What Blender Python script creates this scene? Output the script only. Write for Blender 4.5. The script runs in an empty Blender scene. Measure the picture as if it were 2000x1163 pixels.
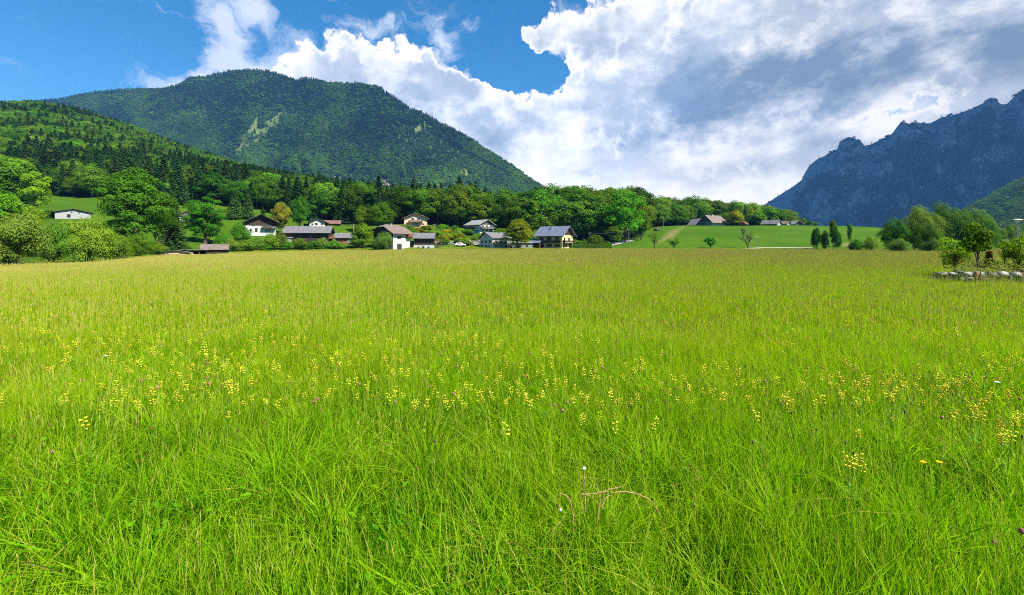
import bpy, math
import numpy as np
from mathutils import Vector, Matrix
R = math.radians
S = bpy.context.scene

# ------------------------------------------------------------------ camera
F, HZ, EYE = 860.0, 479.0, 1.6          # focal length in photo pixels, horizon row, eye height
cd = bpy.data.cameras.new('camera'); cam = bpy.data.objects.new('camera', cd)
S.collection.objects.link(cam); S.camera = cam
cam.location = (0, 0, EYE); cam.rotation_euler = (R(90), 0, 0)
cd.sensor_width = 36; cd.lens = 36*F/2000; cd.shift_y = -(581.5-HZ)/2000
cd.clip_start = 0.05; cd.clip_end = 30000

# ------------------------------------------------------------------ light
SUN_EL, SUN_AZ = 50.0, 121.0            # azimuth clockwise from the view direction (+Y)
sd = Vector((math.sin(R(SUN_AZ))*math.cos(R(SUN_EL)), math.cos(R(SUN_AZ))*math.cos(R(SUN_EL)), math.sin(R(SUN_EL))))
sl = bpy.data.lights.new('sun', 'SUN'); sl.energy = 4.6; sl.angle = R(0.5); sl.color = (1.0, 0.95, 0.86)
sun = bpy.data.objects.new('sun', sl); S.collection.objects.link(sun)
sun.rotation_euler = sd.to_track_quat('Z', 'Y').to_euler(); sun.location = (50, -20, 80)
S.view_settings.view_transform = 'Standard'; S.view_settings.look = 'None'
S.view_settings.gamma = 1; S.view_settings.use_curve_mapping = False
S.view_settings.exposure = 1.5
cy = S.cycles
cy.max_bounces = 6; cy.diffuse_bounces = 2; cy.glossy_bounces = 2; cy.transmission_bounces = 4
cy.volume_bounces = 0; cy.transparent_max_bounces = 8
cy.caustics_reflective = False; cy.caustics_refractive = False
cy.filter_width = 1.0; cy.use_denoising = False; cy.denoiser = 'OPENIMAGEDENOISE'
cy.denoising_prefilter = 'ACCURATE'; cy.use_adaptive_sampling = False
try: cy.denoising_quality = 'HIGH'
except Exception: pass

# ------------------------------------------------------------------ world: sky texture with clouds by direction
class NT:
    """tiny node helper"""
    def __init__(s, tree): s.t = tree; s.n = tree.nodes; s.l = tree.links
    def put(s, sock, v):
        if v is None: return
        if isinstance(v, bpy.types.NodeSocket): s.l.new(v, sock)
        else: sock.default_value = v
    def node(s, typ, **kw):
        n = s.n.new(typ)
        for k, v in kw.items(): setattr(n, k, v)
        return n
    def m(s, op, a, b=None, c=None, clamp=False):
        n = s.node('ShaderNodeMath', operation=op, use_clamp=clamp)
        s.put(n.inputs[0], a)
        if b is not None: s.put(n.inputs[1], b)
        if c is not None: s.put(n.inputs[2], c)
        return n.outputs[0]
    def vm(s, op, a, b=None, sc=None):
        n = s.node('ShaderNodeVectorMath', operation=op)
        s.put(n.inputs[0], a)
        if b is not None: s.put(n.inputs[1], b)
        if sc is not None: s.put(n.inputs['Scale'], sc)
        return n.outputs[0]
    def mix(s, f, a, b, blend='MIX'):
        n = s.node('ShaderNodeMix', data_type='RGBA', blend_type=blend)
        s.put(n.inputs[0], f); s.put(n.inputs[6], a); s.put(n.inputs[7], b)
        return n.outputs[2]
    def noise(s, vec, scale, detail=4, rough=0.5, out=0, dist=0):
        n = s.node('ShaderNodeTexNoise'); s.put(n.inputs['Vector'], vec); s.put(n.inputs['Scale'], scale)
        s.put(n.inputs['Detail'], detail); s.put(n.inputs['Roughness'], rough); s.put(n.inputs['Distortion'], dist)
        return n.outputs[out]
    def ss(s, v, a, b, lo=0.0, hi=1.0, kind='SMOOTHSTEP'):
        n = s.node('ShaderNodeMapRange', interpolation_type=kind)
        s.put(n.inputs[0], v); s.put(n.inputs[1], a); s.put(n.inputs[2], b); s.put(n.inputs[3], lo); s.put(n.inputs[4], hi)
        return n.outputs[0]
    def ramp(s, f, stops):
        n = s.node('ShaderNodeValToRGB'); s.put(n.inputs[0], f); e = n.color_ramp.elements
        while len(e) < len(stops): e.new(0.5)
        for i, (p, c) in enumerate(stops): e[i].position = p; e[i].color = (*c, 1)
        return n.outputs[0]

W = bpy.data.worlds.new('World'); S.world = W; W.use_nodes = True
t = NT(W.node_tree); t.n.clear()
sky = t.node('ShaderNodeTexSky', sky_type='NISHITA', sun_disc=False, sun_elevation=R(SUN_EL), sun_rotation=R(SUN_AZ),
             altitude=500, air_density=1.0, dust_density=0.3, ozone_density=2.5)
geo = t.node('ShaderNodeTexCoord')
dirv = geo.outputs['Generated']
sx = t.node('ShaderNodeSeparateXYZ'); t.l.new(dirv, sx.inputs[0])
az = t.m('ARCTAN2', sx.outputs[0], sx.outputs[1]); el = t.m('ARCSINE', sx.outputs[2])
cb = t.node('ShaderNodeCombineXYZ'); t.l.new(az, cb.inputs[0]); t.l.new(el, cb.inputs[1])
P0 = cb.outputs[0]
def ae(px, py):
    a = math.atan((px-1000)/F); return a, math.atan((HZ-py)/F*math.cos(a))
# domain warp gives the ragged edges
def n2(vec, scale, detail=4, rough=0.5, out=0, dist=0):
    n = t.node('ShaderNodeTexNoise', noise_dimensions='2D'); t.put(n.inputs['Vector'], vec); n.inputs['Scale'].default_value = scale
    n.inputs['Detail'].default_value = detail; n.inputs['Roughness'].default_value = rough; n.inputs['Distortion'].default_value = dist
    return n.outputs[out]
def vor(vec, scale, detail, rough):
    v = t.node('ShaderNodeTexVoronoi', feature='F1', voronoi_dimensions='2D', normalize=True); t.put(v.inputs['Vector'], vec); v.inputs['Scale'].default_value = scale
    v.inputs['Detail'].default_value = detail; v.inputs['Roughness'].default_value = rough
    return t.m('SUBTRACT', 1.0, v.outputs['Distance'])
w1 = t.vm('SUBTRACT', n2(P0, 9.0, 3, 0.6, out=1), (0.5, 0.5, 0.5))
w2 = t.vm('SUBTRACT', n2(P0, 30.0, 3, 0.6, out=1), (0.5, 0.5, 0.5))
PW = t.vm('ADD', P0, t.vm('ADD', t.vm('SCALE', w1, sc=0.075), t.vm('SCALE', w2, sc=0.035)))
def blobs(vec, lst):
    acc = 0.0
    for (px, py, rx, ry, rot, wt) in lst:
        a, e = ae(px, py); k = math.cos(a)**2/F
        mp = t.node('ShaderNodeMapping', vector_type='TEXTURE')
        mp.inputs['Location'].default_value = (a, e, 0)
        mp.inputs['Rotation'].default_value = (0, 0, R(rot))
        mp.inputs['Scale'].default_value = (rx*k, ry/F*math.cos(a), 1)
        t.l.new(vec, mp.inputs[0])
        g = t.node('ShaderNodeTexGradient', gradient_type='SPHERICAL'); t.l.new(mp.outputs[0], g.inputs[0])
        acc = t.m('MULTIPLY_ADD', g.outputs[1], wt, acc)
    return acc
CUM = [(612,140,60,62,0,1.7),(695,150,105,85,0,1.9),(800,185,130,105,-10,1.9),(890,220,130,115,-25,1.9),(950,260,140,100,-20,1.6),
       (1050,235,110,85,0,1.5),(860,340,330,170,-15,1.6),(1130,330,300,130,0,1.8),(1400,350,330,120,0,1.9),(540,160,95,55,0,.75),
       (1100,72,110,58,-8,1.7),(1210,66,110,85,0,1.9),(1030,68,60,26,-35,1.2),(1165,150,95,45,0,1.3),
       (1140,200,110,75,0,1.6),(1215,185,110,60,20,1.5),(1285,160,60,60,10,1.4),
       (1400,60,210,150,0,1.9),(1560,130,330,190,0,2.4),(1400,215,260,110,0,2.0),(1820,60,360,150,0,2.4),(2150,80,380,170,0,2.4),
       (1640,270,200,70,0,1.5),(1800,245,230,55,8,1.6),(1960,190,190,75,15,1.7),(1560,230,90,90,0,1.1),(1730,200,300,30,5,.9),
       (1930,235,190,80,10,1.6),(1780,300,190,70,0,1.3),(1640,320,200,80,0,1.5),(1950,330,220,90,0,1.4),(1650,400,260,80,0,1.5),(1800,380,200,90,0,1.4),(2600,120,500,200,0,2),(1585,193,38,26,0,-2.6),(1690,217,120,34,0,-1.5),(1815,192,120,44,5,-1.45),(1880,208,90,30,15,-.8),
       (1075,150,70,40,-35,-1.6),(1225,120,80,36,-15,-.45),(1185,150,44,36,40,-1.0),(960,110,110,60,0,-2),(985,30,90,35,0,-2),(1000,152,70,20,0,-1.2)]
WSP = [(600,170,160,60,0,.9),(350,165,80,40,0,.5),(1640,200,220,50,0,.95),(1850,210,220,55,0,1.0),(430,50,75,95,0,1.0),(505,22,70,38,-28,1.0),(455,150,100,70,0,.95),(390,185,80,50,0,.55),(285,162,90,22,-5,.6),(560,110,110,55,0,.6),
       (720,50,110,28,-8,.62),(590,75,50,24,0,.3),(860,70,100,42,-38,.8),(905,30,60,24,-20,.45),(640,35,60,20,0,.3),(30,130,90,20,-10,.25),
       (205,8,30,14,0,.3),(770,40,60,20,0,.4),(1300,30,120,40,0,.5)]
DRK = [(1480,180,300,85,4,.95),(1330,235,230,48,0,.62),(1720,120,340,75,10,.95),(1980,80,300,75,12,.85),(1500,120,150,60,0,.35),(1340,140,110,90,0,.35),
       (830,225,150,45,-18,.34),(740,190,90,34,0,.26),(960,275,110,34,-14,.28),(1060,255,110,24,0,.28),(1110,210,60,22,0,.22),(1110,100,90,26,-8,.22),
       (1060,330,130,20,-8,.16),(1600,270,120,26,0,.26),(1700,25,150,50,0,.35),(560,160,120,60,0,.1),(1180,275,90,22,-10,.30),(1400,345,200,14,0,.10)]
cum = blobs(PW, CUM)
fb = n2(P0, 16.0, 6, 0.62)
puff = vor(t.vm('ADD', P0, t.vm('SCALE', w2, sc=0.03)), 26, 2, 0.5)
# ragged amplitude only where the cloud field lives
amp = t.ss(cum, 0.02, 0.45)
rag = t.m('ADD', t.m('MULTIPLY', t.m('SUBTRACT', fb, 0.5), 2.0), t.m('MULTIPLY', t.m('SUBTRACT', puff, 0.66), 2.7))
cd0 = t.m('MULTIPLY_ADD', rag, amp, cum)
cover = t.ss(cd0, 0.30, 0.66)
COVER2 = None
fbw = n2(t.vm('MULTIPLY', PW, (1.0, 1.6, 1.0)), 16.0, 7, 0.66, dist=0.15)
wsp = t.m('MULTIPLY', t.ss(t.m('ADD', blobs(PW, WSP), t.m('MULTIPLY', t.m('SUBTRACT', fbw, 0.5), 1.2)), 0.12, 0.95), 0.88)
# feathered veil round the solid cloud
halo = t.m('MULTIPLY', t.ss(t.m('ADD', cum, t.m('MULTIPLY', t.m('SUBTRACT', fbw, 0.5), 1.5)), 0.15, 1.1), 0.8)
# relief: the same puffs sampled a step towards the sun
OFF = (0.014, 0.026, 0.0)
def relief(vec):
    return t.m('ADD', t.m('MULTIPLY', vor(t.vm('ADD', vec, t.vm('SCALE', w2, sc=0.05)), 12, 2, 0.55), 0.7), n2(vec, 9.0, 4, 0.55))
P1 = t.vm('ADD', P0, OFF)
rel = t.m('SUBTRACT', relief(P0), relief(P1))
drk = blobs(PW, DRK)
dn = n2(t.vm('MULTIPLY', P0, (1.0, 1.7, 1.0)), 6.0, 7, 0.62, dist=0.0)
dn2 = n2(t.vm('ADD', P0, (3.1, 1.7, 0.0)), 3.2, 4, 0.55)
drk = t.m('MULTIPLY', drk, t.ss(dn, 0.22, 0.66, 0.30, 1.15))
low = t.ss(el, 0.04, 0.24, 0.30, 1.0)
inner = t.m('MULTIPLY', t.m('MULTIPLY', low, t.ss(cd0, 0.55, 1.7)), t.ss(t.m('ADD', t.m('MULTIPLY', dn, 0.6), t.m('MULTIPLY', dn2, 0.4)), 0.36, 0.60))
drk = t.m('ADD', drk, t.m('MULTIPLY', inner, 0.52))
drk = t.m('SUBTRACT', drk, t.m('MULTIPLY', t.m('MULTIPLY', rel, low), t.ss(drk, 0.30, 0.9, 0.50, 0.60)))
drk = t.m('MULTIPLY', drk, t.ss(n2(t.vm('MULTIPLY', P0, (1.0, 2.0, 1.0)), 4.5, 6, 0.6), 0.3, 0.7, 0.62, 1.0, 'LINEAR'))
cc = t.ramp(drk, [(0.0, (1.0, 1.0, 1.0)), (0.18, (0.80, 0.84, 0.89)), (0.42, (0.50, 0.57, 0.67)), (0.75, (0.29, 0.37, 0.48)), (1.0, (0.20, 0.275, 0.39))])
CB = 0.40
ccs = t.vm('MULTIPLY', t.vm('SCALE', cc, sc=t.ss(el, 0.02, 0.45, CB*1.27, CB*1.06, 'LINEAR')), (1.08, 1.02, 0.95))
# sky blue from the Sky Texture, a little more saturated as the phone rendered it
sk = t.vm('SCALE', sky.outputs[0], sc=0.062)
hs = t.node('ShaderNodeHueSaturation'); hs.inputs['Saturation'].default_value = 1.40; hs.inputs['Value'].default_value = 0.88; hs.inputs['Hue'].default_value = 0.49
t.l.new(sk, hs.inputs['Color'])
c1 = t.mix(wsp, hs.outputs[0], tuple(x*CB for x in (0.86, 0.90, 0.985))+(1,))
c2 = t.mix(t.m('MAXIMUM', cover, halo), c1, ccs)
# below the horizon only the plain sky
c3 = t.mix(t.ss(el, -0.02, 0.0), sk, c2)
bg = t.node('ShaderNodeBackground'); t.l.new(c3, bg.inputs[0]); bg.inputs[1].default_value = 1.0
wo = t.node('ShaderNodeOutputWorld'); t.l.new(bg.outputs[0], wo.inputs[0])
W.cycles.sampling_method = 'MANUAL'; W.cycles.sample_map_resolution = 512

# ------------------------------------------------------------------ helpers
rng = np.random.default_rng(11)
def px2w(px, py, Y): return ((px-1000)/F*Y, Y, EYE+(HZ-py)/F*Y)
def link(o, parent=None):
    S.collection.objects.link(o)
    if parent is not None: o.parent = parent
    return o
def tag(o, label=None, cat=None, group=None, kind=None):
    if label: o['label'] = label
    if cat: o['category'] = cat
    if group: o['group'] = group
    if kind: o['kind'] = kind
    return o
def npmesh(name, V, faces, mats=(), attrs=None, mi=None, smooth=False):
    """V (n,3); faces: list of int arrays (m,k)"""
    me = bpy.data.meshes.new(name)
    V = np.asarray(V, np.float32); me.vertices.add(len(V)); me.vertices.foreach_set('co', V.ravel())
    fl = [np.asarray(f, np.int32) for f in faces if len(f)]
    ls = np.concatenate([f.ravel() for f in fl]); cnt = np.concatenate([np.full(len(f), f.shape[1], np.int32) for f in fl])
    st = np.concatenate([[0], np.cumsum(cnt)[:-1]]).astype(np.int32)
    me.loops.add(len(ls)); me.loops.foreach_set('vertex_index', ls)
    me.polygons.add(len(cnt)); me.polygons.foreach_set('loop_start', st); me.polygons.foreach_set('loop_total', cnt)
    if mi is not None: me.polygons.foreach_set('material_index', np.asarray(mi, np.int32))
    me.polygons.foreach_set('use_smooth', np.full(len(cnt), bool(smooth)))
    for k, a in (attrs or {}).items():
        at = me.attributes.new(k, 'FLOAT', 'POINT'); at.data.foreach_set('value', np.asarray(a, np.float32))
    for m in mats: me.materials.append(m)
    me.update(); me.validate()
    return me
def obj(name, me, parent=None, loc=(0,0,0), rz=0.0):
    o = bpy.data.objects.new(name, me); link(o, parent); o.location = loc; o.rotation_euler = (0, 0, rz); return o
def sstep(a, b, x): t_ = np.clip((x-a)/(b-a), 0, 1); return t_*t_*(3-2*t_)
def hash2(ix, iy, seed=0):
    h = (ix.astype(np.int64)*374761393 + iy.astype(np.int64)*668265263 + seed*1442695041) & 0xffffffff
    h = ((h ^ (h >> 13))*1274126177) & 0xffffffff; h = h ^ (h >> 16)
    return (h & 0xffff)/65535.0
def vnoise(x, y, seed=0):
    x = np.asarray(x, float); y = np.asarray(y, float)
    ix = np.floor(x); iy = np.floor(y); fx = x-ix; fy = y-iy; ux = fx*fx*(3-2*fx); uy = fy*fy*(3-2*fy)
    a = hash2(ix, iy, seed); b = hash2(ix+1, iy, seed); c = hash2(ix, iy+1, seed); d = hash2(ix+1, iy+1, seed)
    return (a*(1-ux)+b*ux)*(1-uy)+(c*(1-ux)+d*ux)*uy
def fbm(x, y, o=4, seed=0, g=0.5):
    s = 0; a = 1; n = 0
    for k in range(o): s = s+a*vnoise(x*2**k, y*2**k, seed+k*7); n += a; a *= g
    return s/n
def ridged(x, y, o=4, seed=0):
    s = 0; a = 1; n = 0
    for k in range(o): s = s+a*(1-np.abs(2*vnoise(x*2**k, y*2**k, seed+k*7)-1)); n += a; a *= .5
    return s/n

# ------------------------------------------------------------------ materials
MATS = {}
def mat(name, build):
    if name in MATS: return MATS[name]
    m = bpy.data.materials.new(name); m.use_nodes = True; m.node_tree.nodes.clear(); q = NT(m.node_tree)
    o = q.node('ShaderNodeOutputMaterial'); q.l.new(build(q), o.inputs[0]); MATS[name] = m; return m
def princ(q, col, rough=0.8, spec=0.25, normal=None, metal=0.0):
    p = q.node('ShaderNodeBsdfPrincipled'); q.put(p.inputs['Base Color'], col if isinstance(col, bpy.types.NodeSocket) else (*col, 1))
    q.put(p.inputs['Roughness'], rough); p.inputs['Specular IOR Level'].default_value = spec; q.put(p.inputs['Metallic'], metal)
    if normal is not None: q.l.new(normal, p.inputs['Normal'])
    return p.outputs[0]
def bump(q, h, s=0.3, d=0.1):
    b = q.node('ShaderNodeBump'); b.inputs['Strength'].default_value = s; b.inputs['Distance'].default_value = d; q.l.new(h, b.inputs['Height']); return b.outputs[0]
def attr(q, n, typ='GEOMETRY'):
    a = q.node('ShaderNodeAttribute', attribute_name=n, attribute_type=typ); return a.outputs['Fac']
def plain(name, col, rough=0.8, var=0.15, scale=3.0, spec=0.25, bs=0.2, bd=0.02, stretch=None, metal=0.0):
    def b(q):
        co = q.node('ShaderNodeTexCoord').outputs['Object']
        v = q.vm('MULTIPLY', co, stretch) if stretch else co
        n = q.noise(v, scale, 6, 0.6)
        hi = tuple(min(1, c*(1+var)) for c in col); lo = tuple(c*(1-var) for c in col)
        return princ(q, q.ramp(n, [(0.3, lo), (0.7, hi)]), rough, spec, bump(q, n, bs, bd), metal)
    return mat(name, b)
def foliage(name, col, col2, trans=0.35, rv=0.28, tcol=None, wscale=0.0):
    """leaf material: per-leaf tint, per-plant random, object colour, thin translucency"""
    def b(q):
        tint = attr(q, 'tint'); oi = q.node('ShaderNodeObjectInfo')
        c = q.mix(tint, (*col, 1), (*col2, 1))
        k = q.ss(oi.outputs['Random'], 0, 1, 1-rv, 1+rv, 'LINEAR')
        c = q.vm('SCALE', c, sc=k)
        if wscale:
            gp = q.node('ShaderNodeNewGeometry').outputs['Position']; c = q.vm('SCALE', c, sc=q.ss(q.noise(gp, wscale, 4, 0.6), 0.34, 0.66, 0.62, 1.42, 'LINEAR'))
        wn = q.node('ShaderNodeTexWhiteNoise', noise_dimensions='1D'); q.l.new(oi.outputs['Random'], wn.inputs[1])
        h = q.node('ShaderNodeHueSaturation'); q.l.new(c, h.inputs['Color'])
        q.l.new(q.ss(wn.outputs[0], 0, 1, 0.475, 0.525, 'LINEAR'), h.inputs['Hue'])
        c = q.vm('MULTIPLY', h.outputs[0], oi.outputs['Color'])
        d = princ(q, c, 0.7, 0.06)
        tr = q.node('ShaderNodeBsdfTranslucent'); tc = q.vm('MULTIPLY', c, tcol or (1.35, 1.25, 0.55)); q.l.new(tc, tr.inputs[0])
        ms = q.node('ShaderNodeMixShader'); ms.inputs[0].default_value = trans; q.l.new(d, ms.inputs[1]); q.l.new(tr.outputs[0], ms.inputs[2])
        return ms.outputs[0]
    return mat(name, b)
M_LEAF = foliage('broad_leaves', (0.046, 0.122, 0.007), (0.108, 0.222, 0.012), 0.40, 0.24, wscale=0.02)
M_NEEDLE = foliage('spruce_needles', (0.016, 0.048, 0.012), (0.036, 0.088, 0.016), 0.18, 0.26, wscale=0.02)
M_FARLEAF = foliage('far_leaves', (0.036, 0.100, 0.008), (0.095, 0.175, 0.012), 0.3, 0.22, wscale=0.005)
M_FARNEEDLE = foliage('far_needles', (0.017, 0.052, 0.016), (0.042, 0.098, 0.022), 0.15, 0.22, wscale=0.005)
M_BARK = plain('bark', (0.085, 0.065, 0.048), 0.9, 0.35, 9, bs=0.6, stretch=(1, 1, 0.3))

def grass_mat(name, c0, c1, tip, trans=0.5):
    def b(q):
        h = attr(q, 'h'); tint = attr(q, 'tint'); g = q.node('ShaderNodeNewGeometry').outputs['Position']
        w = q.noise(g, 0.55, 4, 0.6); w2_ = q.noise(g, 0.07, 3, 0.55)
        c = q.mix(tint, (*c0, 1), (*c1, 1))
        yl = q.m('ADD', q.m('MULTIPLY', q.ss(w, 0.35, 0.7), 0.55), q.m('MULTIPLY', q.ss(w2_, 0.35, 0.68), 0.45))
        edge_ = q.node('ShaderNodeSeparateXYZ'); q.l.new(g, edge_.inputs[0]); lush_ = q.ss(edge_.outputs[1], 1.6, 6.0)
        c = q.mix(q.ss(lush_, 0, 1, 0.55, 0.0, 'LINEAR'), c, (0.075, 0.300, 0.008, 1))
        c = q.mix(q.m('MULTIPLY', q.m('MULTIPLY', yl, 0.70), q.ss(lush_, 0, 1, 0.35, 1.0, 'LINEAR')), c, (0.400, 0.400, 0.008, 1))
        w3_ = q.noise(g, 2.6, 3, 0.6); c = q.mix(q.m('MULTIPLY', q.ss(w3_, 0.47, 0.66), 0.62), c, (0.055, 0.200, 0.008, 1))
        dry = q.ss(tint, 0.90, 0.94); c = q.mix(q.m('MULTIPLY', dry, 0.8), c, (0.48, 0.40, 0.09, 1))
        c = q.mix(q.m('MULTIPLY', q.ss(h, 0.5, 1.0), 0.5), c, (*tip, 1))
        d = princ(q, c, 0.6, 0.03)
        tr = q.node('ShaderNodeBsdfTranslucent'); q.l.new(q.vm('MULTIPLY', c, (1.25, 1.3, 0.5)), tr.inputs[0])
        ms = q.node('ShaderNodeMixShader'); ms.inputs[0].default_value = trans; q.l.new(d, ms.inputs[1]); q.l.new(tr.outputs[0], ms.inputs[2])
        return ms.outputs[0]
    return mat(name, b)
M_GRASS = grass_mat('grass_blades', (0.140, 0.355, 0.003), (0.265, 0.465, 0.004), (0.35, 0.44, 0.006))
M_SEED = foliage('seed_heads', (0.42, 0.40, 0.085), (0.50, 0.45, 0.11), 0.35, 0.05, (1.0, 0.95, 0.8))
M_STEM = foliage('grass_stems', (0.30, 0.40, 0.02), (0.42, 0.42, 0.05), 0.3, 0.1, (1.0, 1.0, 0.6))

def b_ground(q):
    g = q.node('ShaderNodeNewGeometry').outputs['Position']
    lawn = attr(q, 'lawn'); bare = attr(q, 'bare'); wood = attr(q, 'wood')
    n1 = q.noise(g, 0.035, 5, 0.6); n2 = q.noise(g, 1.3, 6, 0.65); n3 = q.noise(g, 6.0, 4, 0.6)
    lush = q.mix(q.ss(n1, 0.3, 0.7), (0.040, 0.098, 0.006, 1), (0.062, 0.122, 0.007, 1))
    lush = q.vm('SCALE', lush, sc=q.ss(n2, 0.3, 0.7, 0.72, 1.18))
    lush = q.vm('SCALE', lush, sc=q.ss(n3, 0.3, 0.7, 0.85, 1.12))
    under = q.mix(q.ss(n2, 0.35, 0.65), (0.045, 0.095, 0.008, 1), (0.065, 0.120, 0.008, 1))
    c = q.mix(lawn, under, lush)
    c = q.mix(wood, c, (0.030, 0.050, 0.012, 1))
    c = q.mix(q.m('MULTIPLY', bare, q.ss(n2, 0.25, 0.6)), c, (0.27, 0.19, 0.10, 1))
    h = q.m('ADD', n2, q.m('MULTIPLY', n3, 0.5))
    return princ(q, c, 0.95, 0.02, bump(q, h, 0.7, 0.35))
M_GROUND = mat('meadow_soil', b_ground)

# ------------------------------------------------------------------ ground: one sheet, heights from stations of depth
KX = np.array([-600,0,100,200,300,400,500,600,700,800,900,1000,1100,1200,1240,1300,1400,1500,1600,1700,1800,1900,2000,2600], float)
D_E = np.array([45,50,55,66,98,122,136,150,158,166,174,178,180,182,184,186,188,186,182,178,175,172,170,150], float)
Z_E = np.array([-1.0,-1.05,-1.05,-1.1,-1.15,-1.3,-1.1,-.9,-.75,-.6,-.45,-.3,-.3,-.35,-.4,-.5,-.6,-.7,-.75,-.78,-.7,-.5,-.4,-.4])
ST = {200: [420,412,412,415,420,425,428,439,448,443,449,470,479,480,481,481,481,482,483,483,483,483,483,483],
      240: [382,378,380,386,390,398,405,425,436,433,440,462,473,468,463,461,460,460,462,463,468,470,471,472],
      300: [350,345,352,362,372,382,390,405,420,430,440,452,460,455,446,440,439.5,439,440,443,449,454,457,460],
      450: [275,272,283,300,320,345,370,385,400,420,432,448,455,456,454,452,451,451,452,453,458,461,464,466],
      700: [210,213,213,240,278,318,348,368,388,410,425,435,442,448,452,455,457,459,460,461,462,464,466,470],
      1000:[300,300,300,320,340,360,385,405,420,432,440,445,450,455,457,459,461,463,464,465,466,467,468,471],
      1500:[440,440,440,440,440,445,448,450,452,455,458,460,462,464,466,467,468,469,470,471,472,472,473,474]}
def cinterp(px, ys):
    """smooth interpolation over KX: average of shifted linear ones"""
    return sum(np.interp(px+d, KX, ys) for d in (-34,-17,0,17,34))/5
def ground_raw(px, Y):
    px = np.asarray(px, float); Y = np.asarray(Y, float)
    de = cinterp(px, D_E); ze = cinterp(px, Z_E)
    out = ze*sstep(6, 0.9*de, Y)
    prevY, prevz = de, ze
    for k, row in ST.items():
        zk = EYE+(HZ-cinterp(px, row))/F*k
        f = np.clip((Y-prevY)/(k-prevY), 0, None)
        out = np.where(Y > prevY, prevz+(zk-prevz)*np.minimum(f, 1), out)
        prevY, prevz = np.full_like(px, k), zk
    return out
def ground_py(px, Y):
    px = np.asarray(px, float)+0*np.asarray(Y, float); Y = np.asarray(Y, float)+0*px
    z = sum(ground_raw(px, Y*s) for s in (0.94, 0.97, 1.0, 1.03, 1.06))/5
    und = sstep(8, 60, Y)*0.10*(fbm(px*Y/F/9, Y/9, 3, 5)-.5) + sstep(195, 260, Y)*2.2*(fbm(px*Y/F/40, Y/40, 3, 9)-.5)
    return z+und
AZM = R(63)
def ground_z(x, y):
    x = np.asarray(x, float); y = np.asarray(y, float); r = np.hypot(x, y); a = np.arctan2(x, y)
    ac = np.clip(a, -AZM, AZM); z = ground_py(1000+F*np.tan(ac), r*np.cos(ac))
    return z*(1-sstep(AZM, R(120), np.abs(a)))
def gz(x, y): return float(ground_z(np.array([x]), np.array([y]))[0])
def on(px, Y):
    """ground point under photo column px at depth Y"""
    x = (px-1000)/F*Y; return x, Y, gz(x, Y)
EDGE = [(-600,220),(0,222),(100,238),(200,240),(300,236),(350,228),(400,240),(500,236),(560,222),(620,216),(700,210),(790,226),(850,226),(900,222),
        (960,218),(1000,212),(1050,212),(1100,214),(1180,222),(1235,232),(1262,300),(1300,322),(1400,335),(1540,345),(1545,900),(2600,900)]
def wood_edge(px): return np.interp(px, *np.array(EDGE, float).T)
ra = np.concatenate([np.linspace(-math.pi, -AZM, 34)[:-1], np.linspace(-AZM, AZM, 420), np.linspace(AZM, math.pi, 34)[1:-1]])
rr = np.concatenate([[0.0], np.geomspace(1.2, 150, 46), np.geomspace(153, 1100, 130), np.geomspace(1140, 5500, 18)])
A_, R_ = np.meshgrid(ra, rr); GX = R_*np.sin(A_); GY = R_*np.cos(A_); GZ_ = ground_z(GX, GY)
GZ_ = np.where(R_ > 1600, 8.0, GZ_)
na, nr = len(ra), len(rr)
i, j = np.meshgrid(np.arange(na), np.arange(nr-1)); i2 = (i+1) % na
fq = np.stack([j*na+i, j*na+i2, (j+1)*na+i2, (j+1)*na+i], -1).reshape(-1, 4)
PXg = 1000+F*np.tan(np.clip(A_, -1.1, 1.1)); Yg = R_*np.cos(A_)
lawn = sstep(0, 6, Yg-cinterp(PXg, D_E)-3)*(np.abs(A_) < 1.12)
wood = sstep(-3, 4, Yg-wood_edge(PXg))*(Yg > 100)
# the eroded scar on the knoll and the trodden patches
zpix = HZ-(GZ_-EYE)*F/np.maximum(Yg, 1)
sc_ = np.abs((PXg-1310)*0.55+(zpix-459)*0.9)/9 + np.abs((PXg-1310)*0.8-(zpix-459)*0.5)/36
bare = np.clip(1.25-sc_, 0, 1)*(Yg < 300)*(Yg > 190)
bare = np.maximum(bare, np.clip(1.1-np.hypot((PXg-1652)/16, (zpix-478)/5), 0, 1)*(Yg < 300)*(Yg > 180))
bare = bare*.6; bare = np.maximum(bare, 0.5*np.clip(1.1-np.hypot((PXg-1245)/16, (zpix-456)/4), 0, 1)*(Yg < 300)*(Yg > 200))
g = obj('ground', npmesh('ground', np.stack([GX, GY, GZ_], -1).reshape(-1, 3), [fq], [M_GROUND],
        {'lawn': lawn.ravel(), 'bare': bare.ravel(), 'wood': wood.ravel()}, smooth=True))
tag(g, 'green valley floor and meadow slopes around the hay meadow', kind='structure')
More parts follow.
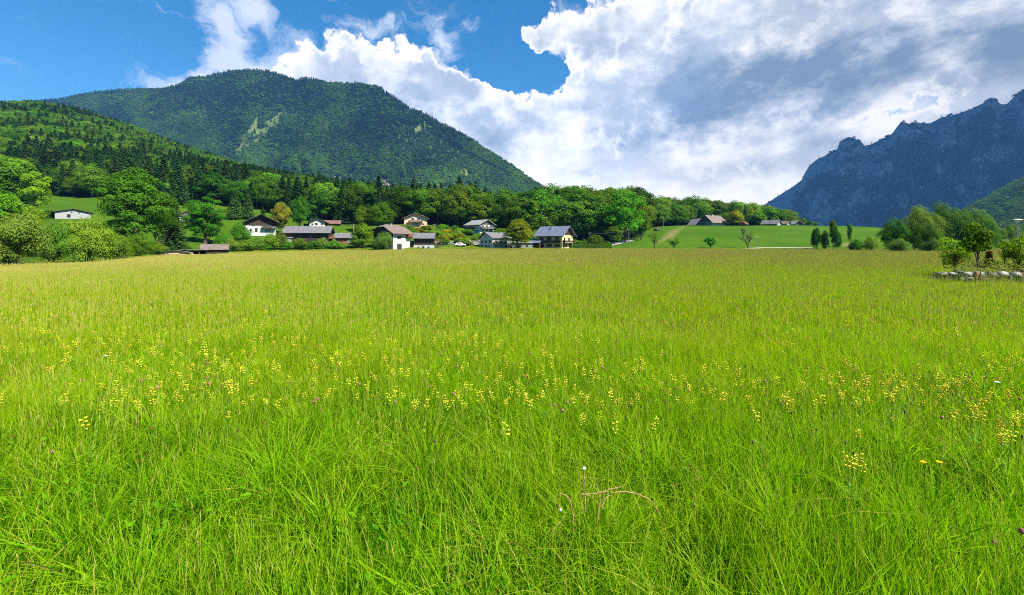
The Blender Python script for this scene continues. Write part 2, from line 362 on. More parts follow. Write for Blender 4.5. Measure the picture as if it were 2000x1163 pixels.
# ------------------------------------------------------------------ mountains
def mountain(name, label, ridge, yr, yb, zb, prof, relief_fn, pxs, nt, m, attrs_fn=None):
    """heightfield ridge: px columns, t from foot (0) over the ridge (1) and down the back"""
    rp, ry = np.array(ridge, float).T
    t_ = np.concatenate([np.linspace(0, 1, nt), np.linspace(1, 1.5, nt//4)[1:]])
    PX, T = np.meshgrid(pxs, t_); Yr = np.interp(PX, *np.array(yr, float).T); Yb = np.interp(PX, *np.array(yb, float).T)
    Zr = EYE+(HZ-np.interp(PX, rp, ry))/F*Yr
    Y = Yb+(Yr-Yb)*T
    Z = np.where(T <= 1, zb+(Zr-zb)*prof(np.clip(T, 0, 1)), Zr-(Zr-zb)*np.clip((T-1)*2, 0, 1)**1.0*0.9)
    Z = Z+relief_fn(PX, T, Y, Zr)
    X = (PX-1000)/F*Y
    # real ground x shifts so that spurs do not run straight along view rays
    nr_, nc = PX.shape; i, j = np.meshgrid(np.arange(nc-1), np.arange(nr_-1))
    fq = np.stack([j*nc+i, j*nc+i+1, (j+1)*nc+i+1, (j+1)*nc+i], -1).reshape(-1, 4)
    at = attrs_fn(PX, T, Y, Z) if attrs_fn else {}
    o = obj(name, npmesh(name, np.stack([X, Y, Z], -1).reshape(-1, 3), [fq], [m], {k: v.ravel() for k, v in at.items()}, smooth=True))
    tag(o, label, kind='structure')
    return dict(PX=PX, T=T, X=X, Y=Y, Z=Z, at=at, o=o)
def sample_surface(g, n, dens, r, tmax=1.06):
    """n random points on the heightfield weighted by area and dens(px, pz, t)"""
    X, Y, Z, T, PX = (g[k] for k in ('X', 'Y', 'Z', 'T', 'PX'))
    e1 = np.stack([X[1:, :-1]-X[:-1, :-1], Y[1:, :-1]-Y[:-1, :-1], Z[1:, :-1]-Z[:-1, :-1]], -1)
    e2 = np.stack([X[:-1, 1:]-X[:-1, :-1], Y[:-1, 1:]-Y[:-1, :-1], Z[:-1, 1:]-Z[:-1, :-1]], -1)
    ar = np.linalg.norm(np.cross(e1, e2), axis=-1)
    zp = HZ-(Z-EYE)*F/Y
    w = ar*dens(PX[:-1, :-1], zp[:-1, :-1], T[:-1, :-1])*(T[:-1, :-1] <= tmax)
    c = np.cumsum(w.ravel()); k = np.searchsorted(c, r.random(n)*c[-1]); a, b = np.unravel_index(k, w.shape)
    u, v = r.random(n)[:, None], r.random(n)[:, None]
    Pn = np.stack([X, Y, Z], -1); p = (Pn[a, b]*(1-u)+Pn[a+1, b]*u)*(1-v)+(Pn[a, b+1]*(1-u)+Pn[a+1, b+1]*u)*v
    return p, PX[a, b], zp[a, b], T[a, b]
def inpoly(px, py, poly):
    px = np.asarray(px); py = np.asarray(py); c = np.zeros(px.shape, bool); n = len(poly)
    for i in range(n):
        x1, y1 = poly[i]; x2, y2 = poly[(i+1) % n]
        c ^= ((y1 > py) != (y2 > py)) & (px < (x2-x1)*(py-y1)/((y2-y1) or 1e-9)+x1)
    return c
CH2 = [(556,205),(563,212),(552,236),(534,260),(508,278),(480,296),(462,316),(456,310),(470,292),(500,274),(526,250),(544,228)]
CH1 = [(512,212),(497,232),(480,255),(468,278),(458,300),(450,312),(458,306),(478,288),(500,272),(530,256),(545,236),(556,214),(545,212),(530,236),(512,246),(500,254),(505,238)]
CLEAR = [CH1, CH2, [(795,250),(818,246),(826,258),(812,262)], [(738,342),(754,348),(764,362),(770,380),(755,384),(741,366)],
         [(650,345),(695,338),(700,345),(670,352),(640,356)], [(893,335),(905,332),(920,345),(915,352),(898,346)], [(270,226),(300,218),(318,218),(314,222),(290,228)],
         [(815,230),(832,238),(842,250),(836,256),(822,246)]]
def clear_mask(px, py):
    m = np.zeros(np.shape(px), bool)
    jx = (vnoise(px/7, py/7, 3)-.5)*14; jy = (vnoise(px/7, py/7, 4)-.5)*12
    for p in CLEAR: m |= inpoly(px+jx, py+jy, p)
    return m
def b_m1(q):
    gpos = q.node('ShaderNodeNewGeometry').outputs['Position']; cl = attr(q, 'clear'); br = attr(q, 'scree')
    n = q.noise(gpos, 0.03, 6, 0.65); n2_ = q.noise(gpos, 0.15, 4, 0.6)
    c = q.mix(q.ss(n, 0.35, 0.65), (0.020, 0.042, 0.014, 1), (0.035, 0.065, 0.018, 1))
    gr = q.mix(q.ss(n2_, 0.35, 0.65), (0.055, 0.105, 0.022, 1), (0.15, 0.17, 0.060, 1))
    c = q.mix(cl, c, gr); c = q.mix(br, c, (0.20, 0.14, 0.10, 1))
    return princ(q, c, 0.9, 0.1, bump(q, n, 0.6, 6))
def rel1(PX, T, Y, Zr):
    env = np.sin(np.pi*np.clip(T, 0, 1)**0.8)
    w = (fbm(PX/210+T*0.9, T*2.2, 3, 21)-.5)*90
    sp = (ridged((PX+w)/150, T*1.3, 4, 31)-.85)*230
    return env*(sp+(fbm(PX/38, T*9, 4, 41)-.5)*60)
RIDGE1 = [(-700,300),(-200,230),(60,203),(130,196),(150,190),(200,183),(250,179),(320,177),(350,170),(370,156),(400,155),(440,145),(480,141),(520,143),(550,151),(575,161),
          (600,157),(640,166),(700,168),(740,174),(770,195),(800,216),(830,227),(860,246),(900,264),(950,296),(1000,328),(1040,357),(1060,370),(1100,402),(1150,440),(1200,470)]
PX1 = np.linspace(-700, 1200, 420)
M1 = mountain('mountain_forested', 'broad forested mountain rising behind the village wood', RIDGE1,
              [(-700,2900),(0,2700),(500,2350),(1000,2000),(1200,1900)], [(-700,1500),(0,1400),(500,1250),(1200,1150)], -20,
              lambda t_: 0.72*t_+0.28*t_**2, rel1, PX1, 150, mat('mountain_turf', b_m1),
              lambda PX, T, Y, Z: {'clear': clear_mask(PX, HZ-(Z-EYE)*F/Y).astype(float),
                                   'scree': inpoly(PX, HZ-(Z-EYE)*F/Y, [(736,340),(756,346),(772,378),(755,386),(740,366)]).astype(float)})

def b_m2(q):
    gpos = q.node('ShaderNodeNewGeometry'); st = attr(q, 'steep')
    v = q.vm('MULTIPLY', gpos.outputs['Position'], (1, 1, 0.45))
    n = q.noise(v, 0.0038, 10, 0.70); n2_ = q.noise(v, 0.03, 7, 0.65)
    f = q.m('ADD', q.m('MULTIPLY', q.m('SUBTRACT', n, 0.5), 2.2), q.m('ADD', st, q.m('MULTIPLY', q.m('SUBTRACT', n2_, 0.5), 0.9)))
    rock = q.mix(q.ss(n2_, 0.3, 0.7), (0.13, 0.125, 0.13, 1), (0.40, 0.385, 0.37, 1))
    fo = q.mix(q.ss(n2_, 0.35, 0.65), (0.010, 0.026, 0.010, 1), (0.050, 0.105, 0.028, 1))
    c = q.mix(q.ss(f, 0.30, 0.50), fo, rock)
    return princ(q, c, 0.95, 0.1, bump(q, q.m('ADD', n, n2_), 0.9, 30))
def rel2(PX, T, Y, Zr):
    env = np.sin(np.pi*np.clip(T, 0, 1)**1.1)
    w = (fbm(PX/160+T*1.5, T*3, 3, 51)-.5)*120
    sp = (ridged((PX+w)/120, T*1.6, 5, 61)-.92)*700
    return env*sp+np.sin(np.pi*np.clip(T, 0, 1)**2)*(ridged(PX/26, T*12, 4, 71)-.85)*190
RIDGE2 = [(1380,470),(1450,432),(1490,402),(1520,383),(1550,364),(1566,352),(1572,338),(1580,325),(1595,312),(1620,300),(1634,293),(1640,281),(1648,272),(1658,268),(1666,269),
          (1672,273),(1678,272),(1684,280),(1688,285),(1700,283),(1720,273),(1742,262),(1752,248),(1760,238),(1767,239),(1775,242),(1790,239),(1806,242),(1820,240),(1836,231),(1850,228),
          (1870,223),(1900,212),(1920,202),(1930,193),(1938,191),(1946,197),(1955,204),(1966,204),(1975,195),(1988,183),(2000,176),(2030,160),(2100,140),(2250,118),(2450,150),(2700,210),(2900,300)]
PX2 = np.linspace(1380, 2500, 480)
def steep2(PX, T, Y, Z):
    dz = np.gradient(Z, axis=0)/np.maximum(np.abs(np.gradient(Y, axis=0)), 1e-3); dx = np.gradient(Z, axis=1)/np.maximum(np.abs(np.gradient((PX-1000)/F*Y, axis=1)), 1e-3)
    return {'steep': np.clip((np.hypot(dz, dx)-0.75)*0.55, 0, .7)+0.22*sstep(.55, 1, T)}
M2 = mountain('mountain_rocky', 'steep blue rocky mountain with jagged crest across the valley', RIDGE2,
              [(1380,3900),(1600,4000),(2000,4000),(2900,3600)], [(1380,2500),(2000,2350),(2900,1500)], -20,
              lambda t_: 0.75*t_+0.25*t_**2, rel2, PX2, 190, mat('mountain_rock', b_m2), steep2)
def rel3(PX, T, Y, Zr):
    return np.sin(np.pi*np.clip(T, 0, 1))*(fbm(PX/120, T*3, 4, 81)-.5)*60
M3 = mountain('hill_wooded', 'lower wooded hill at the foot of the rocky mountain', [(1690,474),(1780,452),(1840,436),(1880,424),(1920,402),(1960,380),(2000,358),(2100,320),(2300,275),(2700,260)],
              [(1690,1300),(2700,1200)], [(1690,750),(2700,700)], -2, lambda t_: t_, rel3, np.linspace(1690, 2700, 160), 60, mat('mountain_turf', b_m1), lambda PX, T, Y, Z: {'clear': PX*0, 'scree': PX*0})

# ------------------------------------------------------------------ plant meshes
def unit(v): return v/np.maximum(np.linalg.norm(v, axis=-1, keepdims=True), 1e-9)
def cards(c, n, size, r, asp=1.5, bend=0.25):
    """one kite-shaped leaf (two tris folded) per centre c with normal n"""
    k = len(c); ref = unit(r.normal(size=(k, 3))); a = unit(np.cross(n, ref)); b = np.cross(n, a)
    s = (size*(0.7+0.6*r.random(k)))[:, None] if np.ndim(size) else (size*(0.7+0.6*r.random(k)))[:, None]
    p0 = c-a*s*asp*.5; p1 = c+b*s*.45+n*s*bend*.4; p2 = c+a*s*asp*.5; p3 = c-b*s*.45+n*s*bend*.4
    V = np.stack([p0, p1, p2, p3], 1).reshape(-1, 3); f = (np.arange(k)[:, None]*4+np.array([0, 1, 2, 3]))
    return V, f
def tube(path, rad, sides=6):
    path = np.asarray(path, float); n = len(path); d = unit(np.gradient(path, axis=0)); ref = np.where(np.abs(d[:, 2:3]) > .9, [[1., 0, 0]], [[0, 0, 1.]])
    a = unit(np.cross(d, ref)); b = np.cross(d, a); th = np.arange(sides)*2*np.pi/sides
    V = (path[:, None]+(a[:, None]*np.cos(th)[None, :, None]+b[:, None]*np.sin(th)[None, :, None])*np.asarray(rad, float)[:, None, None]).reshape(-1, 3)
    i, j = np.meshgrid(np.arange(sides), np.arange(n-1)); i2 = (i+1) % sides
    return V, np.stack([j*sides+i, j*sides+i2, (j+1)*sides+i2, (j+1)*sides+i], -1).reshape(-1, 4)
def join(parts):
    V = []; Fs = []; o = 0
    for v, f in parts: V.append(v); Fs.append(f+o); o += len(v)
    return np.concatenate(V), np.concatenate(Fs)
def crown_points(r, H, cw, base, nb, nleaf, br, flat=0.62, shape='round', lean=0.0):
    """blob centres inside an egg envelope, leaves on blob shells; returns centres, normals, tints, blob centres"""
    cz = base+(H-base)*0.5; rz = (H-base)*0.5; C_ = []
    tries = 0
    while len(C_) < nb and tries < 4000:
        tries += 1
        u = r.normal(size=3); u /= np.linalg.norm(u); q = r.random()**0.38
        p = u*q*np.array([cw*.5, cw*.5, rz])*0.88
        t_ = (p[2]/rz+1)/2
        if shape == 'cone': p[:2] *= (1.25-1.0*t_)
        elif shape == 'dome': p[:2] *= (1.05-0.35*t_**2)
        elif shape == 'low': p[:2] *= 1.15-0.6*t_; p[2] = -rz+(p[2]+rz)*0.9
        if all(np.linalg.norm((p-c)*np.array([1, 1, 1.4])) > br*cw*0.62 for c in C_): C_.append(p)
    C_ = np.array(C_); k = len(C_); rb = br*cw*(0.75+0.6*r.random(k))
    per = nleaf//k; idx = np.repeat(np.arange(k), per)
    u = unit(r.normal(size=(len(idx), 3))); u[:, 2] = np.where(u[:, 2] < -0.25, -u[:, 2], u[:, 2]); rad = (0.55+0.5*r.random(len(idx))**0.6)
    rad *= 1+0.25*(vnoise(u[:, 0]*3+idx, u[:, 1]*3+u[:, 2]*2, 7)-.5)
    off = u*rad[:, None]*rb[idx][:, None]*np.array([1, 1, flat]); p = C_[idx]+off
    p[:, 0] += lean*(p[:, 2]+rz); c = p+np.array([0, 0, cz])
    nrm = unit(u*np.array([1, 1, 1.1])+unit(C_[idx]+1e-6)*0.35+r.normal(size=u.shape)*0.42)
    bt = r.random(k); tint = np.clip(0.5*bt[idx]+0.5*r.random(len(idx)), 0, 1)
    return c, nrm, tint, C_+np.array([0, 0, cz]), rb
def broad_tree(name, seed, H=1.0, cw=0.8, base=0.18, nb=34, nleaf=7000, leaf=0.022, br=0.17, shape='round', flat=0.62, trunk=0.022, m=None, stems=1, branches=True):
    """unit-height tree: returns (trunk mesh, crown mesh)"""
    r = np.random.default_rng(seed); c, n, ti, B, rb = crown_points(r, H, cw, base, nb, nleaf, br, flat, shape)
    V, f = cards(c, n, leaf, r); cm = npmesh(name+'_crown', V, [f], [m or M_LEAF], {'tint': np.repeat(ti, 4)})
    parts = []
    for s in range(stems):
        dx = (r.random(2)-.5)*0.06*(stems > 1)*4
        top = np.array([dx[0]*2.5, dx[1]*2.5, base+(H-base)*0.75]); zs = np.linspace(0, 1, 9)
        wob = np.cumsum(r.normal(size=(9, 2))*0.006, axis=0)
        path = np.stack([dx[0]*.5+zs*top[0]*.8+wob[:, 0], dx[1]*.5+zs*top[1]*.8+wob[:, 1], -0.03+zs*(top[2]+.03)], -1)
        parts.append(tube(path, trunk*(1-zs*0.85)*(1+0.8*np.exp(-zs*18)), 7))
        if branches:
            for b in B[r.permutation(len(B))[:18]]:
                q = np.clip((b[2]-base*.4)/(top[2])*0.55, 0.12, 0.8); k = int(q*8); p0 = path[k]; mid = p0*.45+b*.55+np.array([0, 0, -0.02])
                parts.append(tube(np.stack([p0, mid, b]), trunk*np.array([.38, .24, .08]), 4))
    tv, tf = join(parts); tm = npmesh(name+'_trunk', tv, [tf], [M_BARK], {'tint': np.zeros(len(tv))}, smooth=True)
    return tm, cm
def spruce_tree(name, seed, tiers=32, bw=0.19, per=11, m=None, seg=5, leaf=0.022, ragged=0.25):
    """unit-height spruce: whorls of drooping sprays"""
    r = np.random.default_rng(seed); Vs = []; C_ = []; N_ = []; T_ = []
    for k in range(tiers):
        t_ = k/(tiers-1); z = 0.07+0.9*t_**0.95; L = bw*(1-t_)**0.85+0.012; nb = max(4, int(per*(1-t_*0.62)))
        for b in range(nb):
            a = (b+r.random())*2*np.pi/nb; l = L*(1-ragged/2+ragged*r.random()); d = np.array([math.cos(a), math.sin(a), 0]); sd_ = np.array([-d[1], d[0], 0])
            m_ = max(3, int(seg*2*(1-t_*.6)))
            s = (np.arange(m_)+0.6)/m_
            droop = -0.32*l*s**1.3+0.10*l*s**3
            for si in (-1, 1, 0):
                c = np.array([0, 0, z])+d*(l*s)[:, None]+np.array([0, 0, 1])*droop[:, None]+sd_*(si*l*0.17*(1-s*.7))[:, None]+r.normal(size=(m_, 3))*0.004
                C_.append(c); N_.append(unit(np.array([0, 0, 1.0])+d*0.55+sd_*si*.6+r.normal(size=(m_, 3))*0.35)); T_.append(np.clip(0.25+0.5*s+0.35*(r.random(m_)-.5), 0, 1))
    C_ = np.concatenate(C_); N_ = np.concatenate(N_); T_ = np.concatenate(T_)
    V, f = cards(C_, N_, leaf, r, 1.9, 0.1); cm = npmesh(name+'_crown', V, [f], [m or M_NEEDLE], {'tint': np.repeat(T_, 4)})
    zs = np.linspace(0, 1, 5); tv, tf = tube(np.stack([zs*0, zs*0, -0.02+zs*1.0], -1), 0.014*(1-zs*.93), 6)
    return npmesh(name+'_trunk', tv, [tf], [M_BARK], {'tint': np.zeros(len(tv))}, smooth=True), cm
def merged(name, tm, cm):
    """trunk and crown as one mesh, for the uncountable far woods"""
    def arr(me):
        v = np.empty(len(me.vertices)*3, np.float32); me.vertices.foreach_get('co', v); l = np.empty(len(me.loops), np.int32); me.loops.foreach_get('vertex_index', l)
        a = np.empty(len(me.vertices), np.float32); me.attributes['tint'].data.foreach_get('value', a); return v.reshape(-1, 3), l.reshape(-1, 4), a
    v1, f1, a1 = arr(tm); v2, f2, a2 = arr(cm)
    me = npmesh(name, np.concatenate([v1, v2]), [np.concatenate([f1, f2+len(v1)])], [tm.materials[0], cm.materials[0]], {'tint': np.concatenate([a1, a2])}, mi=[0]*len(f1)+[1]*len(f2))
    return bpy.data.objects.new(name, me)

# ------------------------------------------------------------------ geometry-node scattering for what nobody could count
def scatter(name, label, cat, pts, rz, sc, idx, sources, tilt=None):
    col = bpy.data.collections.new(name+'_sources')
    for k, o in enumerate(sources):
        o.name = f'{name}_source_{k:02d}'; col.objects.link(o)
    me = bpy.data.meshes.new(name); me.vertices.add(len(pts)); me.vertices.foreach_set('co', np.asarray(pts, np.float32).ravel())
    rot = np.zeros((len(pts), 3), np.float32); rot[:, 2] = rz
    if tilt is not None: rot[:, :2] = tilt
    at = me.attributes.new('rot', 'FLOAT_VECTOR', 'POINT'); at.data.foreach_set('vector', rot.ravel())
    s3 = np.asarray(sc, np.float32); s3 = np.repeat(s3[:, None], 3, 1) if s3.ndim == 1 else s3
    at = me.attributes.new('siz', 'FLOAT_VECTOR', 'POINT'); at.data.foreach_set('vector', np.ascontiguousarray(s3).ravel())
    at = me.attributes.new('pick', 'INT', 'POINT'); at.data.foreach_set('value', np.asarray(idx, np.int32))
    o = obj(name, me); ng = bpy.data.node_groups.new(name, 'GeometryNodeTree')
    ng.interface.new_socket('Geometry', in_out='INPUT', socket_type='NodeSocketGeometry'); ng.interface.new_socket('Geometry', in_out='OUTPUT', socket_type='NodeSocketGeometry')
    N, L = ng.nodes, ng.links; gi = N.new('NodeGroupInput'); go = N.new('NodeGroupOutput')
    ci = N.new('GeometryNodeCollectionInfo'); ci.inputs['Collection'].default_value = col; ci.inputs['Separate Children'].default_value = True; ci.inputs['Reset Children'].default_value = True
    ip = N.new('GeometryNodeInstanceOnPoints'); ip.inputs['Pick Instance'].default_value = True
    def na_(n, t_): a = N.new('GeometryNodeInputNamedAttribute'); a.data_type = t_; a.inputs[0].default_value = n; return a.outputs[0]
    L.new(gi.outputs[0], ip.inputs['Points']); L.new(ci.outputs[0], ip.inputs['Instance']); L.new(na_('pick', 'INT'), ip.inputs['Instance Index'])
    L.new(na_('rot', 'FLOAT_VECTOR'), ip.inputs['Rotation']); L.new(na_('siz', 'FLOAT_VECTOR'), ip.inputs['Scale']); L.new(ip.outputs[0], go.inputs[0])
    md = o.modifiers.new('scatter', 'NODES'); md.node_group = ng
    return tag(o, label, cat, kind='stuff')

# far mountain woods
r = np.random.default_rng(5)
farS = [merged('s', *spruce_tree('far_spruce', 100+k, tiers=8, bw=0.21, per=7, seg=2, leaf=0.075, m=M_FARNEEDLE)) for k in range(4)]
farB = [merged('b', *broad_tree('far_broad', 110+k, cw=0.85, nb=12, nleaf=260, leaf=0.10, br=0.24, m=M_FARLEAF, branches=False)) for k in range(4)]
def d1(px, py, t_): return np.where(clear_mask(px, py), 0.05, 1.0)*np.where((py < 300), 1.0, 0.9)*(py < 400)
p, ppx, ppy, tt = sample_surface(M1, 150000, d1, r)
bl = fbm(ppx/55, ppy/40, 4, 91); broad = (r.random(len(p)) < np.clip((bl-.42)*2.2+0.6*sstep(255, 380, ppy), .08, .85))
hgt = np.where(broad, 15+7*r.random(len(p)), 17+11*r.random(len(p)))*np.where(inpoly(ppx, ppy, [(765,248),(820,244),(840,262),(905,298),(1000,345),(960,350),(880,330),(780,300)]), .5, 1)
idx = np.where(broad, 4+r.integers(0, 4, len(p)), r.integers(0, 4, len(p)))
p[:, 2] -= 1.0
scatter('mountain_forest', 'dense mixed forest covering the broad mountain behind the village', 'forest', p, r.random(len(p))*6.28,
        np.stack([hgt*.98, hgt*.98, hgt*.92], -1), idx, farS+farB)
M_CLIFF = foliage('cliff_leaves', (0.050, 0.100, 0.035), (0.120, 0.200, 0.055), 0.3, 0.3)
farS2 = [merged('s', *spruce_tree('far_spruce', 120+k, tiers=6, bw=0.22, per=6, seg=2, leaf=0.09, m=M_CLIFF)) for k in range(2)]
farB2 = [merged('b', *broad_tree('far_broad', 130+k, cw=0.9, nb=10, nleaf=150, leaf=0.14, br=0.26, m=M_CLIFF, branches=False)) for k in range(2)]
def d2(px, py, t_): return np.clip(np.interp(fbm(px/40, py/28, 4, 95), [.38, .6], [1, .05])-0.8*sstep(.85, .97, t_), 0.04, 1)*(px < 2250)*(py < 470)
p, ppx, ppy, tt = sample_surface(M2, 30000, d2, r)
broad = r.random(len(p)) < np.clip((fbm(ppx/60, ppy/30, 3, 97)-.45)*3, .05, .9); hgt = 16+12*r.random(len(p))
p[:, 2] -= 2
scatter('cliff_forest', 'thin forest growing on the rocky mountain', 'forest', p, r.random(len(p))*6.28, np.stack([hgt*1.3, hgt*1.3, hgt], -1), np.where(broad, 2, 0)+r.integers(0, 2, len(p)), farS2+farB2)
p, ppx, ppy, tt = sample_surface(M3, 14000, lambda a, b, c: 1.0*(a < 2300), r)
broad = r.random(len(p)) < 0.72; hgt = 13+9*r.random(len(p))
farB3 = [merged('b', *broad_tree('hill_broad', 140+k, cw=0.9, nb=16, nleaf=700, leaf=0.06, br=0.22, m=M_FARLEAF, branches=False)) for k in range(3)]
farS3 = [merged('s', *spruce_tree('hill_spruce', 144+k, tiers=10, bw=0.2, per=8, seg=2, leaf=0.06, m=M_FARNEEDLE)) for k in range(2)]
scatter('hillside_wood', 'light green wood covering the low hill at the foot of the rocky mountain', 'wood', p, r.random(len(p))*6.28, np.stack([hgt*1.2, hgt*1.2, hgt], -1), np.where(broad, r.integers(2, 5, len(p)), r.integers(0, 2, len(p))), farS3+farB3)

# tree kinds used for the woods and for single trees
BR = [broad_tree('broadleaf', 200+k, cw=[.72,.8,.66,.9,.75,.6][k], base=[.12,.1,.2,.12,.06,.15][k], nb=[52,60,44,60,50,40][k], nleaf=8500, leaf=0.024, flat=.95, br=[.15,.14,.17,.13,.15,.18][k], shape=['round','dome','round','dome','round','round'][k]) for k in range(6)]
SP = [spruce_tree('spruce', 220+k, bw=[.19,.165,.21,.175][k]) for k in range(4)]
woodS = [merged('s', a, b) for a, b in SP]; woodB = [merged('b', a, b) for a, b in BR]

# woods on the valley sides
def lattice(x0, x1, y0, y1, s, r):
    gx, gy = np.meshgrid(np.arange(x0, x1, s), np.arange(y0, y1, s)); gx = gx+(r.random(gx.shape)-.5)*s*.9; gy = gy+(r.random(gy.shape)-.5)*s*.9
    return gx.ravel(), gy.ravel()
gx, gy = lattice(-1150, 260, 200, 860, 6.6, r); ppx = 1000+F*gx/gy
k = (gy > wood_edge(ppx)) & (ppx > -420) & (ppx < 1545) & ((gy < 470) | (ppx < 800)) & (gy < 830)
for hx, hy, hr in ((-44, 200, 17), (-15.5, 205, 16), (-76, 205, 16), (-97, 165, 14), (-66, 163, 16)): k &= (np.hypot(gx-hx, gy-hy) > hr)
gx, gy, ppx = gx[k], gy[k], ppx[k]
zz = ground_z(gx, gy); zp = HZ-(zz+22-EYE)*F/gy
# keep only what can show: drop trees whose tops sit well under the front rows
fr = gy-wood_edge(ppx)
bl = fbm(gx/45, gy/45, 3, 15)
leafy = np.where(ppx < 700, np.clip((bl-.40)*3+0.55*sstep(300, 520, gy), .05, .92), np.where(ppx < 1050, np.clip((bl-.38)*4+.2, .25, .85), .84))
leafy = np.where((ppx > 60) & (ppx < 330) & (gy < 330), .10, leafy)
broad = r.random(len(gx)) < leafy
hw = np.where(broad, 15+8*r.random(len(gx)), 17+9*r.random(len(gx)))
hw = hw*np.interp(ppx, [-600,700,1000,1050,1240,1262,1300,1380,1540], [.95,.95,1.05,1.38,1.3,1.1,1.15,1.12,.75])*np.where(fr < 8, .8, 1)
hw = np.where(~broad & (ppx > 980), hw*.76, hw)
hw = np.where((gy > 600), hw*.85, hw)
cr = np.argsort(gy); order = np.zeros(len(gx), bool)
# individuals: the rows nearest the meadow, at most 280 of each kind
show = (fr < 70) & (ppx > 40) & (ppx < 1540)
big = hw/gy*show
def top(mask, n):
    c = np.where(mask)[0]; c = c[np.argsort(-big[c])][:n]; o_ = np.zeros(len(gx), bool); o_[c] = True; return o_
indB = top(broad & show & (fr < 45), 215); indS = top(~broad & show & (fr < 45), 185); ind = indB | indS
def place_tree(pair, x, y, h, wide=1.0, label='', cat='tree', group=None, name='broadleaf_tree', rz=None, color=None, z=None):
    tm, cm = pair; o = obj(name, None, loc=(x, y, (gz(x, y) if z is None else z)-0.05), rz=r.random()*6.28 if rz is None else rz)
    o.scale = (h*wide, h*wide, h); tag(o, label, cat, group)
    a = obj('trunk', tm, o); b = obj('crown', cm, o)
    if color: b.color = (*color, 1)
    return o
ZONE = [(120, 'above the leftmost bushes'), (300, 'above the pale grey barn'), (430, 'above the little grey hut'), (540, 'above the black gabled chalet'), (600, 'behind the rust brown tree'), (690, 'behind the low white house'),
        (780, 'above the half hipped chalet'), (860, 'behind the peach chalet'), (960, 'behind the pale roofed chalet'), (1040, 'behind the round russet tree'), (1130, 'behind the cream farmhouse'), (1250, 'behind the hedge garden'),
        (1350, 'behind the eroded grassy rise'), (9999, 'behind the knoll farmhouse')]
HWQ = np.quantile(hw[ind], [.33, .67])
for q in np.where(ind)[0]:
    vil = ppx[q] < 1250
    zn = next(b for a, b in ZONE if ppx[q] < a); sz_ = 'tall ' if hw[q] > HWQ[1] else 'low ' if hw[q] < HWQ[0] else 'middle sized '; tn = r.random() < .5
    if broad[q]:
        place_tree(BR[r.integers(0, 6)], gx[q], gy[q], hw[q], 1.05+.3*r.random(), sz_+('light' if tn else 'deep')+' green broadleaf tree at the wood edge '+zn, 'tree',
                   'broadleaf trees at the edge of the wood', color=tuple(((.95+.35*r.random())*np.array([1.10, 1.03, .9])) if tn else ((.58+.27*r.random())*np.array([1, 1, 1]))))
    else:
        place_tree(SP[r.integers(0, 4)], gx[q], gy[q], hw[q]*1.05, 1.1+.3*r.random(), sz_+'dark spruce at the wood edge '+zn, 'spruce',
                   'spruces at the edge of the wood', name='spruce_tree')
m_ = ~ind
scatter('valley_wood', 'mixed wood rising behind the village and over the left hillside', 'wood', np.stack([gx, gy, zz-.2], -1)[m_], r.random(m_.sum())*6.28,
        np.stack([hw*1.2, hw*1.2, hw], -1)[m_], np.where(broad, 4+r.integers(0, 6, len(gx)), r.integers(0, 4, len(gx)))[m_], woodS+woodB)
# ------------------------------------------------------------------ hay meadow
def blades(r, n, rad, h0, h1, w, lean=0.35, square=True):
    """n curved blades in a patch; returns V, quads, h, tint"""
    x = (r.random(n)-.5)*2*rad; y = (r.random(n)-.5)*2*rad
    H = h0+(h1-h0)*r.random(n)**1.3; a = r.random(n)*6.283; L = lean*H*(0.25+r.random(n)**1.5); tw = r.random(n)*6.283
    wx, wy = np.cos(tw)*w*.5*(0.6+0.8*r.random(n)), np.sin(tw)*w*.5*(0.6+0.8*r.random(n))
    V = []; hh = []
    for s, ws in ((0, .75), (.38, 1.0), (.74, .7), (1.0, .08)):
        bx = x+np.cos(a)*L*s**2; by = y+np.sin(a)*L*s**2; bz = H*(s-0.22*(L/H)*s**3)
        V += [np.stack([bx-wx*ws, by-wy*ws, bz], -1), np.stack([bx+wx*ws, by+wy*ws, bz], -1)]; hh += [np.full(n, s)]*2
    V = np.stack(V, 1); hh = np.stack(hh, 1); ti = np.repeat(r.random(n)[:, None], 8, 1)
    f = np.arange(n)[:, None, None]*8+np.array([[0, 1, 3, 2], [2, 3, 5, 4], [4, 5, 7, 6]])
    return V.reshape(-1, 3), f.reshape(-1, 4), hh.ravel(), ti.ravel()
